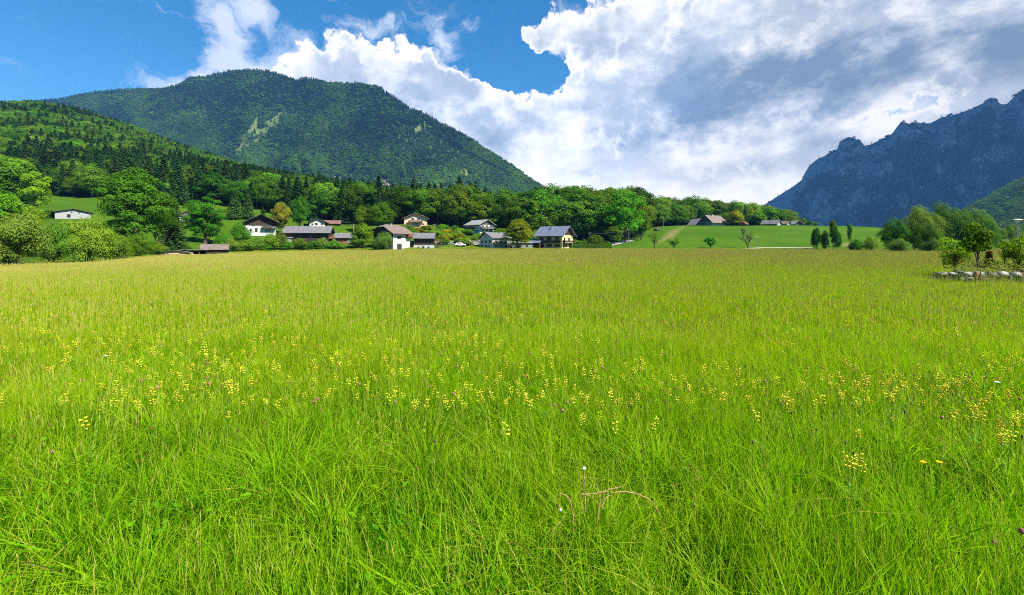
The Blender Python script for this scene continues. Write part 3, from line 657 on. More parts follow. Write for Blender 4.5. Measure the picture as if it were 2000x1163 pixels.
def seedstalks(r, n, rad, h0, h1, ws, hw, hl):
    """thin stalks (mat 1) topped by narrow panicles (mat 2)"""
    x = (r.random(n)-.5)*2*rad; y = (r.random(n)-.5)*2*rad; H = h0+(h1-h0)*r.random(n); a = r.random(n)*6.283; L = 0.16*H*r.random(n)
    tx, ty = x+np.cos(a)*L, y+np.sin(a)*L; tw = r.random(n)*3.14; cx, cy_ = np.cos(tw), np.sin(tw)
    def st(px_, py_, pz, w): return [np.stack([px_-cx*w, py_-cy_*w, pz], -1), np.stack([px_+cx*w, py_+cy_*w, pz], -1)]
    V1 = np.stack(st(x, y, 0*H, ws)+st((x+tx)/2-np.cos(a)*L*.1, (y+ty)/2, H*.5, ws)+st(tx, ty, H, ws*.7), 1)
    f1 = np.arange(n)[:, None, None]*6+np.array([[0, 1, 3, 2], [2, 3, 5, 4]])
    V2 = []
    for k in range(2):
        c2 = np.cos(tw+k*1.57)*hw, np.sin(tw+k*1.57)*hw
        b = np.stack([tx, ty, H-hl*.15], -1); m1 = np.stack([tx+c2[0], ty+c2[1], H+hl*.3], -1); m2 = np.stack([tx-c2[0], ty-c2[1], H+hl*.3], -1)
        tp = np.stack([tx+np.cos(a)*hl*.2, ty+np.sin(a)*hl*.2, H+hl], -1); V2.append(np.stack([b, m1, tp, m2], 1))
    V2 = np.concatenate(V2, 0); f2 = np.arange(len(V2))[:, None]*4+np.array([0, 1, 2, 3])
    return V1.reshape(-1, 3), f1.reshape(-1, 4), V2.reshape(-1, 3), f2
def patch(name, seed, n, rad, h0, h1, w, nst, sh0, sh1, ws, hw, hl, lean=0.35):
    r = np.random.default_rng(seed); V, f, h, ti = blades(r, n, rad, h0, h1, w, lean)
    V1, f1, V2, f2 = seedstalks(r, nst, rad, sh0, sh1, ws, hw, hl)
    Vt = np.concatenate([V, V1, V2]); o1, o2 = len(V), len(V)+len(V1)
    tt = np.concatenate([ti, np.repeat(r.random(nst), 6), np.repeat(r.random(len(V2)//4), 4)])
    me = npmesh(name, Vt, [f, f1+o1, f2+o2], [M_GRASS, M_STEM, M_SEED], {'h': np.concatenate([h, np.ones(len(V1)+len(V2))]), 'tint': tt}, mi=[0]*len(f)+[1]*len(f1)+[2]*len(f2))
    return bpy.data.objects.new(name, me)
def tuft(name, seed, n, h0, h1, w, lean=0.9, rad=.05):
    r = np.random.default_rng(seed); V, f, h, ti = blades(r, n, rad, h0, h1, w, lean)
    return bpy.data.objects.new(name, npmesh(name, V, [f], [M_GRASS], {'h': h, 'tint': ti*.5}))
r = np.random.default_rng(77)
def in_field(x, y):
    ppx = 1000+F*x/np.maximum(y, .1); return (y < cinterp(np.clip(ppx, -600, 2600), D_E)+2) & ~((x > 15.3+(y-16.4)*.95) & (y > 16.1) & (y < 20.2))
def fan(y0, y1, s, marg):
    gx, gy = lattice(-y1*1.22-marg, y1*1.22+marg, y0, y1, s, r); k = (np.abs(gx) < np.maximum(gy, 0)*1.2+marg) & in_field(gx, gy); return gx[k], gy[k]
def grass_layer(name, label, gx, gy, srcs, hs=1.0, wts=None):
    z = ground_z(gx, gy)-0.01; n = len(gx)
    hm = hs*(0.70+0.62*fbm(gx/1.5, gy/1.5, 3, 33))*(0.9+.2*r.random(n))
    hm = hm*(1-.45*sstep(.82, .98, gy/cinterp(1000+F*gx/np.maximum(gy, .1), D_E)))
    idx = r.choice(len(srcs), n, p=wts)
    scatter(name, label, 'grass', np.stack([gx, gy, z], -1), r.random(n)*6.283, np.stack([np.ones(n)*(.9+.2*r.random(n)), np.ones(n), hm], -1), idx, srcs, (r.random((n, 2))-.5)*0.10)
near = [patch('n', 300+k, 760, .30, .12, .50, .0050, 14, .38, .62, .0008, .0017, .05, .42) for k in range(5)]
tufts = [tuft('nt', 310+k, 110, .30, .56, .010) for k in range(3)]+[tuft('nb', 315+k, 60, .16, .34, .02, .7, .16) for k in range(2)]
near += [patch('nl', 318+k, 520, .32, .26, .55, .006, 6, .38, .62, .0008, .0017, .05, 1.15) for k in range(2)]
for k in range(2):
    od = patch('nd', 340+k, 420, .30, .10, .34, .005, 30, .30, .60, .0009, .0022, .06, 1.0); at_ = od.data.attributes['tint']; v_ = np.empty(len(at_.data), np.float32); at_.data.foreach_get('value', v_); nb_ = 420*8; v_[:nb_] = np.where(np.repeat(np.random.default_rng(k).random(420) < .38, 8), .97, v_[:nb_]*.7); at_.data.foreach_set('value', v_); near.append(od)
for k in range(2):     # broad leaved herbs low in the sward
    r_ = np.random.default_rng(350+k); n_ = 130; c_ = np.stack([(r_.random(n_)-.5)*.5, (r_.random(n_)-.5)*.5, .08+.26*r_.random(n_)], -1); V_, f_ = cards(c_, unit(r_.normal(size=(n_, 3))*.6+np.array([0, -.2, 1])), .025, r_, 2.0)
    V2_, f2_, h2_, t2_ = blades(r_, 420, .30, .12, .42, .005, .5); near.append(bpy.data.objects.new('nh', npmesh('nh', np.concatenate([V_, V2_]), [np.concatenate([f_, f2_+len(V_)])], [M_GRASS], {'h': np.concatenate([np.full(len(V_), .3), h2_]), 'tint': np.concatenate([np.repeat(r_.random(n_)*.5, 4), t2_])})))
gx, gy = fan(-2.6, 6.5, .34, 5.0)
grass_layer('meadow_grass_close', 'lush tangled green grass at the front of the hay meadow', gx, gy, near, 1.0, [.126]*5+[.07]*2+[.065]*2+[.05]*2)
gx, gy = fan(-1.0, 6.5, .62, 4.0)
grass_layer('meadow_tussocks', 'coarse broad bladed tussocks rising out of the front of the meadow', gx, gy, tufts, 1.0, [.24]*3+[.14]*2)
mid = [patch('m', 320+k, 1500, .62, .16, .42, .0075, 50, .40, .66, .0016, .006, .06, .35) for k in range(5)]
gx, gy = fan(6.0, 26, .85, 6.5)
grass_layer('meadow_grass', 'yellow green flowering grass in the middle of the hay meadow', gx, gy, mid)
far = [patch('f', 330+k, 3400, 2.0, .2, .46, .022, 330, .44, .66, .004, .016, .09, .3) for k in range(4)]
gx, gy = fan(25, 195, 2.9, 14)
grass_layer('meadow_grass_distant', 'brownish seeding grass at the far side of the hay meadow', gx, gy, far)
# ------------------------------------------------------------------ boxes and houses
def box(x0, x1, y0, y1, z0, z1):
    V = np.array([(x, y, z) for z in (z0, z1) for y in (y0, y1) for x in (x0, x1)], float)
    return V, np.array([[0,2,3,1],[4,5,7,6],[0,1,5,4],[2,6,7,3],[0,4,6,2],[1,3,7,5]])
def solid(name, boxes, m, parent=None, loc=(0,0,0), rz=0.0, bev=0.0):
    V, f = join([box(*b) if len(b) == 6 else b for b in boxes]); o = obj(name, npmesh(name, V, [f], [m]), parent, loc, rz)
    if bev:
        md = o.modifiers.new('bevel', 'BEVEL'); md.width = bev; md.segments = 2
    return o
def wall_mat(n, c): return plain(n, c, 0.85, 0.09, 1.2, bs=0.15, bd=0.02)
def wood_mat(n, c):
    def b(q):
        co = q.node('ShaderNodeTexCoord').outputs['Object']; n1 = q.noise(q.vm('MULTIPLY', co, (6, 6, .35)), 3, 5, .6)
        wv = q.node('ShaderNodeTexWave', wave_type='BANDS', bands_direction='DIAGONAL'); q.l.new(q.vm('MULTIPLY', co, (1, 1, 0)), wv.inputs[0]); wv.inputs['Scale'].default_value = 2.2
        k = q.m('MULTIPLY', q.ss(n1, .3, .7, .65, 1.35), q.ss(wv.outputs[1], 0, .25, .55, 1))
        return princ(q, q.vm('SCALE', (*c,), sc=k), 0.8, 0.2, bump(q, wv.outputs[1], .4, .03))
    return mat(n, b)
def roof_mat(n, c, metal=0.0, rough=0.75):
    def b(q):
        co = q.node('ShaderNodeTexCoord').outputs['Object']; n1 = q.noise(co, 1.1, 6, .65); n2_ = q.noise(co, 9, 3, .6)
        br = q.node('ShaderNodeTexBrick'); q.l.new(q.vm('MULTIPLY', co, (1, 1, 1)), br.inputs[0]); br.inputs['Scale'].default_value = 2.4
        br.inputs['Color1'].default_value = (1, 1, 1, 1); br.inputs['Color2'].default_value = (.82, .82, .82, 1); br.inputs['Mortar'].default_value = (.6, .6, .6, 1)
        k = q.m('MULTIPLY', q.ss(n1, .3, .7, .78, 1.2), q.ss(n2_, .3, .7, .88, 1.1))
        return princ(q, q.vm('SCALE', q.vm('MULTIPLY', br.outputs[0], c), sc=k), rough, 0.3, bump(q, n2_, .4, .03), metal)
    return mat(n, b)
WHITE = wall_mat('white_render', (.43, .425, .41)); CREAM = wall_mat('cream_render', (.56, .44, .22)); PEACH = wall_mat('peach_render', (.62, .42, .27)); GREYW = wall_mat('grey_render', (.30, .30, .295))
DWOOD = wood_mat('dark_wood', (.050, .032, .024)); RWOOD = wood_mat('red_wood', (.22, .095, .05)); GWOOD = wood_mat('weathered_wood', (.11, .09, .075))
RGREY = roof_mat('grey_roof', (.15, .145, .15)); RBROWN = roof_mat('brown_roof', (.17, .125, .105)); RBLUE = roof_mat('slate_roof', (.125, .15, .21)); RRED = roof_mat('red_roof', (.17, .085, .065)); RPALE = roof_mat('pale_roof', (.28, .27, .265)); RDARK = roof_mat('dark_roof', (.045, .04, .04))
GLASS = plain('window_glass', (.025, .03, .035), .12, .2, 1, .6); FRAME = plain('window_frame', (.60, .58, .54), .5); DFRAME = plain('dark_frame', (.06, .045, .035), .6)
STONE = plain('stone', (.30, .285, .255), .9, .3, 2.5, bs=.6, bd=.05); METAL = plain('grey_metal', (.28, .29, .30), .45, .1, metal=.6); SOLAR = plain('solar_glass', (.015, .022, .05), .12, .2, 2, .6)
def solveY(px, py, lo=None, hi=340):
    Y = np.linspace(lo or float(cinterp(px, D_E))+2.5, hi, 900); z = ground_z((px-1000)/F*Y, Y); p = HZ-(z-EYE)*F/Y
    k = np.where(p <= py)[0]; return float(Y[k[0]]) if len(k) else float(Y[np.argmin(np.abs(p-py))])
def surf(name, V, polys, th, m, parent):
    me = bpy.data.meshes.new(name); me.from_pydata([tuple(v) for v in V], [], polys); me.materials.append(m); me.update()
    o = obj(name, me, parent); md = o.modifiers.new('thick', 'SOLIDIFY'); md.thickness = th; md.offset = -1; return o
def house(name, label, px, base, rel, w, d, h, rise, wm, rm, ov=4, of=4, hip=0.0, gable=None, gz0=None, base_m=None, base_h=0, wins=(), chim=(), balc=(), Y=None, cat='house', door=None, sink=14, extra=None):
    """sizes in photo pixels at the house's depth; front gable towards local -Y"""
    Yd = Y or solveY(px, base); s = Yd/F; x = (px-1000)/F*Yd; z = EYE+(HZ-base)*s
    root = bpy.data.objects.new(name, None); link(root); root.location = (x, Yd, z); root.rotation_euler = (0, 0, -math.atan2(x, Yd)+R(rel)); tag(root, label, cat)
    w, d, h, rise, ov, of, sink, base_h = (a*s for a in (w, d, h, rise, ov, of, sink, base_h)); W2, D2 = w/2, d/2
    # walls: gabled prism
    sec = [(-W2, -sink), (W2, -sink), (W2, h), (0, h+rise), (-W2, h)]
    if hip: k = 1-hip; sec = [(-W2, -sink), (W2, -sink), (W2, h), (W2*(1-k), h+rise*k), (-W2*(1-k), h+rise*k), (-W2, h)]
    V = [(a, y, c) for y in (-D2, D2) for a, c in sec]; n = len(sec)
    polys = [list(range(n)), list(range(2*n-1, n-1, -1))]+[[i, i+n, (i+1) % n+n, (i+1) % n] for i in range(n)]
    me = bpy.data.meshes.new('wall'); me.from_pydata(V, [], polys); me.materials.append(wm); me.update(); obj('wall', me, root)
    if gable:
        g0 = (gz0 if gz0 is not None else 0)*s+h*(gz0 is None); e = .06; top_ = [(W2*(1-(1-hip)), h+rise*(1-hip)), (-W2*(1-(1-hip)), h+rise*(1-hip))] if hip else [(0, h+rise-.02)]
        for sy in (-1,):
            pts = [(-W2, min(g0, h)), (W2, min(g0, h)), (W2, h)]+top_+[(-W2, h)]
            if g0 >= h: pts = [(-W2, h), (W2, h)]+top_
            Vg = [(a, sy*(D2+q_), c) for q_ in (0.0, e) for a, c in pts]; m_ = len(pts)
            me = bpy.data.meshes.new('gable_cladding'); me.from_pydata(Vg, [], [list(range(m_)), list(range(2*m_-1, m_-1, -1))]+[[i, i+m_, (i+1) % m_+m_, (i+1) % m_] for i in range(m_)]); me.materials.append(gable); me.update(); obj('gable_cladding', me, root)
    if base_m is not None: solid('base', [(-W2-.05, W2+.05, -D2-.05, D2+.05, -sink, base_h)], base_m, root)
    sl_ = rise/W2; ex = W2+ov; ez = h-ov*sl_; ya, yb = -D2-of, D2+of; lift = .16; cl = lambda a, y, c: (a, y, c+lift)
    if hip:
        k = 1-hip; mx, mz = W2*(1-k), h+rise*k; hd = mx*1.1; rt = h+rise
        V = [cl(-ex, ya, ez), cl(-mx, ya, mz), cl(0, ya+hd+of*.3, rt), cl(0, yb-hd-of*.3, rt), cl(-mx, yb, mz), cl(-ex, yb, ez), cl(ex, ya, ez), cl(mx, ya, mz), cl(mx, yb, mz), cl(ex, yb, ez)]
        P_ = [[0, 5, 4, 3, 2, 1][::-1], [6, 7, 2, 3, 8, 9][::-1], [1, 2, 7][::-1], [4, 8, 3][::-1]]
        P_ = [[0, 1, 2, 3, 4, 5], [9, 8, 3, 2, 7, 6], [7, 2, 1], [4, 3, 8]]
    else:
        V = [cl(-ex, ya, ez), cl(0, ya, h+rise), cl(0, yb, h+rise), cl(-ex, yb, ez), cl(ex, ya, ez), cl(ex, yb, ez)]; P_ = [[0, 1, 2, 3], [5, 2, 1, 4]]
    rf = surf('roof', V, [p[::-1] for p in P_], .2, rm, root)
    for (u, v, cw_, ch, cm) in chim:
        u, v, cw_, ch = u*s, v*s, cw_*s, ch*s; zc = h+rise*(1-abs(u)/W2); solid('chimney', [(u-cw_/2, u+cw_/2, v-cw_/2, v+cw_/2, zc-.4, zc+ch), (u-cw_*.62, u+cw_*.62, v-cw_*.62, v+cw_*.62, zc+ch, zc+ch+.12)], cm, rf)
    def face(f, off):
        if f == 'f': return lambda u, z_, o_: (u, -D2-off-o_, z_)
        if f == 'b': return lambda u, z_, o_: (-u, D2+off+o_, z_)
        if f == 'r': return lambda u, z_, o_: (W2+off+o_, u, z_)
        return lambda u, z_, o_: (-W2-off-o_, -u, z_)
    def plate(nm, f, u, zc, a, b_, t0, t1, m_, par):
        g_ = face(f, 0.0); V = [g_(u+i*a/2, zc+j_*b_/2, o_) for o_ in (t0, t1) for j_ in (-1, 1) for i in (-1, 1)]
        return obj(nm, npmesh(nm, V, [np.array([[0,2,3,1],[4,5,7,6],[0,1,5,4],[2,6,7,3],[0,4,6,2],[1,3,7,5]])], [m_]), par)
    for wn in wins:
        f, u, zc, a, b_ = wn[:5]; u, zc, a, b_ = u*s, zc*s, a*s, b_*s; fm = wn[5] if len(wn) > 5 else FRAME; o0 = .07 if (gable and f == 'f') or base_m else .0
        fr_ = plate('window', f, u, zc, a, b_, o0, o0+.07, fm, root); plate('pane', f, u, zc, a-.22, b_-.22, o0+.07, o0+.085, GLASS, fr_)
        if len(wn) > 6:
            for sd_ in (-1, 1): plate('shutter', f, u+sd_*(a*.5+a*.22), zc, a*.38, b_, o0, o0+.06, wn[6], root)
    if door: f, u, a, b_, m_ = door; plate('door', f, u*s, b_*s/2, a*s, b_*s, .08, .14, m_, root)
    for (f, u0, u1, z0, hh, m_) in balc:
        u0, u1, z0, hh = (a*s for a in (u0, u1, z0, hh)); dp = 1.3; g_ = face(f, .0)
        def bb(a0, a1, c0, c1, o0, o1):
            return np.array([g_(u, z_, o_) for o_ in (o0, o1) for z_ in (c0, c1) for u in (a0, a1)]), np.array([[0,2,3,1],[4,5,7,6],[0,1,5,4],[2,6,7,3],[0,4,6,2],[1,3,7,5]])
        pr = [bb(u0, u1, z0-.15, z0, .1, dp), bb(u0, u1, z0+hh-.1, z0+hh, dp-.12, dp), bb(u0, u1, z0+.12, z0+hh-.22, dp-.09, dp-.03)]
        for e_ in (u0, u1-.1): pr.append(bb(e_, e_+.1, z0, z0+hh, .1, dp-.13))
        solid('balcony', pr, m_, root)
    if extra: extra(root, s, W2, D2, h, rise, face, plate)
    return root
D_ = DFRAME
house('farmhouse', 'cream yellow farmhouse with slate blue roof and dark balcony behind the long hedge', 1084, 487, 62, 47, 54, 27, 16, CREAM, RBLUE, ov=5, of=6, gable=DWOOD, gz0=30,
      wins=[('l', u, 20, 9, 7, D_) for u in (-17, 0, 17)]+[('l', u, 7, 12, 6, D_) for u in (-17, 0, 17)]+[('f', u, 19, 6, 6, D_) for u in (-13, 6)]+[('f', u, 7, 6, 6, D_) for u in (-6, 12)],
      balc=[('l', -27, 27, 12.5, 4.5, DWOOD), ('f', -22, 22, 12.5, 4.5, DWOOD)], chim=[(-8, 4, 3.5, 4, STONE)], door=('f', -16, 5, 10, DWOOD))
house('barn_annex', 'dark timber lean barn joined to the left end of the cream farmhouse', 1050, 487, 62, 30, 22, 12, 6, DWOOD, RBLUE, ov=3, of=2, cat='barn', wins=[('l', 0, 6, 6, 4, D_)])
house('farmhouse', 'white farmhouse with two rows of small windows beside the russet round tree', 968, 487, -48, 38, 50, 21, 10, WHITE, RGREY, ov=3, of=3,
      wins=[('f', u, z_, 5.5, 4.2, D_) for u in (-11, 0, 11) for z_ in (6, 14.5)]+[('f', 0, 25, 3, 3, D_)]+[('r', u, z_, 6, 4.4, D_) for u in (-16, -3, 10) for z_ in (6, 14)], door=('r', 18, 5, 9, RWOOD), chim=[(4, 8, 3, 3, STONE)],
      balc=[('r', -24, 8, 10.5, 3, GWOOD)])
house('garage', 'low flat grey white garage between the russet tree and the cream farmhouse', 1021, 487, 88, 22, 40, 11, 2, GREYW, RPALE, ov=1.5, of=1.5, cat='garage', wins=[('l', 9, 6.5, 3.5, 3.5, D_)], door=('l', -8, 9, 8, DWOOD))
house('chalet', 'white chalet with brown half hipped roof and black gable beside the pale bushy tree', 765, 488, -47, 54, 44, 32, 15, WHITE, RBROWN, ov=6, of=6, hip=.32, gable=DWOOD, gz0=25,
      wins=[('r', -6, 23.5, 6, 5, D_, DWOOD), ('f', 12, 18, 6, 5, D_), ('f', -6, 18, 6, 5, D_), ('f', 2, 30, 8, 5, D_), ('r', 12, 23, 4, 4, D_), ('f', 0, 8, 9, 8, D_)], door=('r', -6, 11, 11, DWOOD),
      chim=[(2, -4, 3, 4, STONE)], balc=[('r', 12, 24, 25, 5, RWOOD)])
def solar(root, s, W2, D2, h, rise, face, plate):
    sl_ = rise/W2
    def onroof(u0, u1, v0, v1, t0, t1):   # left slope, u = distance from ridge, v along ridge
        return np.array([(-u, v, h+rise-u*sl_+.17+t) for t in (t0, t1) for v in (v0, v1) for u in (u0, u1)]), np.array([[0,2,3,1],[4,5,7,6],[0,1,5,4],[2,6,7,3],[0,4,6,2],[1,3,7,5]])
    solid('solar_panel', [onroof(.5, W2*.8, -D2*.9, D2*.12, .05, .12)], SOLAR, root)
    x0, x1 = D2+.1, D2+15*s
    px_ = solid('porch_roof', [(-W2*.6, W2*.6, -x1-.5, -x0, h*.80, h*.84)], RRED, root)
    for a in (-W2*.5, W2*.5): solid('porch_post', [(a-.09, a+.09, -x1+.1, -x1+.28, -1, h*.80)], GWOOD, root)
    solid('porch_rail', [(-W2*.55, -W2*.5, -x1+.1, -x0, h*.22, h*.30), (-W2*.55, -W2*.5, -x1+.1, -x0, h*.38, h*.42)], GWOOD, root)
house('cabin', 'dark timber cabin with solar panels on a grey roof and a small red porch roof', 829, 487, 86, 34, 38, 21, 9, DWOOD, RGREY, ov=4, of=2.5, base_m=WHITE, base_h=8,
      wins=[('l', u, z_, 3.4, 3.4, D_) for u, z_ in ((9, 3.5), (-10, 3.5))]+[('l', -1, 3.6, 4, 5, D_)], extra=solar)
house('chalet', 'peach coloured chalet with a brown balcony standing alone above the shrubby slope', 811, 441, 3, 43, 36, 13, 9, PEACH, RBROWN, ov=4, of=4, Y=200,
      wins=[('f', -5.5, 12.2, 6.5, 4.6), ('f', 5.5, 12.2, 6.5, 4.6), ('f', 0, 3.4, 10, 4, D_), ('f', -17, 3.2, 2.6, 3, D_), ('f', 13, 2.4, 6, 2, D_)], balc=[('f', -12.5, 12.5, 6.2, 3.4, DWOOD)], chim=[(13, 6, 4.5, 4, WHITE), (-9, 10, 2, 3, STONE)])
house('chalet', 'grey white chalet with long pale roof at the wood edge above the russet tree', 937, 456, 38, 34, 44, 16, 8.5, WHITE, RPALE, ov=4, of=4, Y=202, gable=GWOOD, gz0=20,
      wins=[('f', u, z_, 4.2, 3.4, D_) for u in (-10, 0, 10) for z_ in (5, 13)]+[('l', u, 4.5, 4, 3.5, D_) for u in (-14, 0, 14)], balc=[('f', -17, 17, 9, 3, GWOOD), ('l', -20, 6, 9, 3, GWOOD)], chim=[(3, 2, 2.5, 3, WHITE)])
house('farmhouse', 'long dark brown timber house with grey roof half hidden by shrubs', 604, 476, 76, 40, 78, 21, 11, DWOOD, RGREY, ov=5, of=5,
      wins=[('l', u, 13, 5, 4, D_) for u in (-24, -8, 8)]+[('f', 5, 12, 6, 5, D_)], chim=[(-2, -6, 4, 4, WHITE)], balc=[('f', -16, 16, 10, 4, RWOOD)], extra=lambda root, s, W2, D2, h, rise, face, plate: solid('lean_to', [(-W2-2.2, -W2-.02, D2-2.5, D2+1.5, -2, h*.5), (-W2-2.5, -W2, D2-2.9, D2+1.9, h*.5, h*.56)], GREYW, root))
house('shed', 'small reddish timber shed with grey roof right of the long dark house', 674, 475, 86, 24, 33, 10, 8, RWOOD, RGREY, ov=3, of=3, cat='shed', wins=[('l', -6, 4, 6, 4, D_)], door=('l', 8, 6, 7, GREYW))
house('chalet', 'white chalet under a wide black gable roof on the slope among dark shrubs', 506, 457, 6, 52, 46, 22, 13, WHITE, RDARK, ov=9, of=8, gable=DWOOD, gz0=15,
      wins=[('f', -12, 17, 5, 5, D_), ('f', -16, 7, 3.4, 3.4, D_), ('f', -7, 7, 4, 7, D_), ('f', 12, 14, 16, 6, D_), ('f', 12, 5, 8, 4, D_)], balc=[('f', 2, 26, 11, 3.6, GWOOD)], chim=[(6, 8, 3, 4, STONE)])
house('chalet', 'low white house with black gable on the meadow behind the long dark house', 618, 441, 8, 28, 26, 6, 7, WHITE, RDARK, ov=7, of=4, wins=[('f', -2, 2.6, 5, 3.6, D_), ('f', 8, 2.6, 4, 3.2, D_), ('f', -9, 2, 3, 3, D_)])
house('shed', 'long low shed with reddish brown roof joined behind the low white house', 647, 440, 88, 14, 32, 3, 5, RWOOD, RRED, ov=3, of=2, cat='shed')
house('barn', 'pale grey barn with a low dark gable roof on the slope behind the big bushes', 141, 427, 4, 49, 40, 10, 6, GREYW, RDARK, ov=4, of=3, cat='barn', wins=[('f', -2, 11, 2.4, 2.2, D_), ('f', 8, 10.5, 2.4, 2.2, D_), ('f', -6, 4, 5, 6, D_)])
house('hut', 'small grey boarded hut behind the two dark leafy trees on the left slope', 362, 432, 8, 22, 20, 10, 7, GREYW, RDARK, ov=3, of=2, cat='hut', gable=GWOOD, gz0=7, wins=[('f', 2, 8, 8, 2.4, D_)])
# farm on the knoll
house('farmhouse', 'grey gabled farmhouse with brown roof wing on top of the grassy knoll', 1392, 441, -34, 26, 44, 7, 12, GREYW, RBROWN, ov=4, of=3, gable=GWOOD, gz0=6, Y=308, wins=[('f', u, 3, 3, 2, D_) for u in (-6, 2, 9)], chim=[(1, -4, 2.5, 3, STONE)])
house('barn', 'long barn with dark grey roof sloping down left of the knoll farmhouse', 1368, 441, 55, 22, 34, 4, 9, GWOOD, RGREY, ov=5, of=2, Y=312, cat='barn', gable=GWOOD)
house('hut', 'tiny red roofed hut right of the yellow tree on the knoll', 1452, 441, -20, 12, 10, 3, 5, RWOOD, RRED, ov=2, of=2, Y=315, cat='hut')
house('cottage', 'grey roofed cottage with two roof humps at the end of the knoll', 1506, 441, 70, 16, 28, 4, 6, GREYW, RGREY, ov=3, of=2, Y=318, wins=[('l', 0, 2, 4, 2, D_)], chim=[(-1, 0, 2, 2, WHITE)])
house('cottage', 'low brown roofed cottage between the two grey roofed cottages on the knoll', 1531, 441, 72, 12, 16, 3.5, 4.5, GREYW, RBROWN, ov=2, of=2, Y=320)
house('cottage', 'pale roofed cottage with open gable rightmost on the knoll', 1554, 441, 30, 14, 20, 3.5, 5, GWOOD, RPALE, ov=3, of=2, Y=318)
# sheds at the field edge
house('shed', 'dark field shed with small tiled roof at the edge of the hay meadow', 420, 498, 87, 18, 44, 10, 8, DWOOD, RBROWN, Y=float(cinterp(420, D_E))-4, ov=2.5, of=1.5, cat='shed', wins=[('l', 2, 6, 7, 3, D_)])
def open_shed(px, base, wpx):
    Yd = float(cinterp(px, D_E))-3; s = Yd/F; x = (px-1000)/F*Yd; root = bpy.data.objects.new('open_shed', None); link(root); root.location = (x, Yd, EYE+(HZ-base)*s); root.rotation_euler = (0, 0, -math.atan2(x, Yd))
    tag(root, 'low open fronted timber shelter left of the tiled field shed', 'shelter'); W2 = wpx*s/2; hh = 9*s
    solid('back_wall', [(-W2, W2, 2.2, 2.3, -1, hh*.8), (-W2, -W2+.1, -1.5, 2.2, -1, hh*.85), (W2-.1, W2, -1.5, 2.2, -1, hh*.75)], DWOOD, root)
    for u in (-W2+.2, -W2*.3, W2*.35, W2-.2): solid('post', [(u-.07, u+.07, -1.6, -1.46, -1, hh*.93)], GWOOD, root)
    surf('roof', [(-W2-.4, -2, hh*1.08), (W2+.3, -2, hh*.86), (W2+.3, 2.7, hh*.80), (-W2-.4, 2.7, hh*.98)], [[3, 2, 1, 0]], .12, RGREY, root)
    return root
open_shed(380, 497, 40)
def wood_pile():
    px, base = 340, 498.5; Yd = float(cinterp(px, D_E))-4; s = Yd/F; x = (px-1000)/F*Yd; root = bpy.data.objects.new('timber_pile', None); link(root); root.location = (x, Yd, EYE+(HZ-base)*s-.1); root.rotation_euler = (0, 0, -math.atan2(x, Yd)-.06)
    tag(root, 'long pile of fresh cut timber under a grey cover beside the open shelter', 'timber pile'); q = np.random.default_rng(4); pr = []; L = 56*s
    for k in range(150):
        u = -L/2+L*q.random(); e = 1-abs(2*u/L)**4; z0 = q.random()*8*s*e; ln = .9+.8*q.random(); w_ = .10+.1*q.random(); y0 = -.5+.25*q.random(); pr.append(box(u-w_/2, u+w_/2, y0, y0+ln, z0-.2, z0+w_))
        pr.append(box(u-ln*.6, u+ln*.6, y0-.06, y0+.06, z0*.9, z0*.9+w_*.8))
    V, f = join(pr); obj('timber', npmesh('timber', V, [f], [plain('cut_timber', (.50, .36, .20), .8, .3, 5)]), root)
    us = np.linspace(-L*.52, L*.5, 24); V = []; 
    for y_ in (-.95, 1.4): V += [(u, y_, 8.2*s*(1-abs(2*u/L)**3*.75)+.12+.05*math.sin(u*3)) for u in us]
    surf('cover_sheet', V, [[i, i+1, i+25, i+24][::-1] for i in range(23)], .03, plain('tarp', (.24, .24, .23), .6), root)
wood_pile()

# ------------------------------------------------------------------ walls, hedges, poles, cars
def stones_wall(name, label, x0y0, x1y1, z0, h, th, size, seed, m=None):
    q = np.random.default_rng(seed); (xa, ya), (xb, yb) = x0y0, x1y1; L = math.hypot(xb-xa, yb-ya); n = max(4, int(L/size)); parts = []
    import bmesh
    bm = bmesh.new(); bmesh.ops.create_icosphere(bm, subdivisions=2, radius=1); bv = np.array([v.co[:] for v in bm.verts]); bf = np.array([[v.index for v in f.verts] for f in bm.faces]); bm.free()
    rows = max(1, int(round(h/(size*.6)))); rh = h/rows
    for rw in range(rows):
        for k in range(n):
            c = (k+.5+.5*(rw % 2)+.2*(q.random()-.5))/n; v = unit(np.sign(bv)*np.abs(bv)**.7)*(1+.42*(vnoise(bv[:, 0]*2+k, bv[:, 1]*2+bv[:, 2]*2+rw, seed)[:, None]-.5)*2)
            sz = np.array([size*.56*(.65+.8*q.random()), th*.5*(.8+.4*q.random()), rh*.60*(.7+.6*q.random())]); a = q.normal()*.15; v = v*sz; v = np.stack([v[:, 0]*math.cos(a)-v[:, 2]*math.sin(a), v[:, 1], v[:, 0]*math.sin(a)+v[:, 2]*math.cos(a)], -1)
            parts.append((v+np.array([c*L, (q.random()-.5)*th*.2, z0+rh*(rw+.5)]), bf))
    V, f = join(parts); an = math.atan2(yb-ya, xb-xa); zb = gz((xa+xb)/2, (ya+yb)/2)
    o = obj(name, npmesh(name, V, [f], [m or STONE], smooth=True), loc=(xa, ya, zb), rz=an); return tag(o, label, 'wall')
def pt(px, Y): return ((px-1000)/F*Y, Y)
DRY = mat('garden_stone', lambda q: (lambda co, n: princ(q, q.ramp(n, [(.3, (.06, .065, .05)), (.45, (.12, .12, .09)), (.58, (.26, .25, .21)), (.75, (.48, .46, .42))]), .9, .2, bump(q, n, .8, .04)))(0, q.noise(q.node('ShaderNodeTexCoord').outputs['Object'], 5.5, 7, .65)))
stones_wall('stone_wall', 'low garden wall of pale boulders holding the planted bed at the meadow edge', pt(1812, 16.6), pt(2120, 15.2), -.12, .72, .4, .34, 3, DRY)
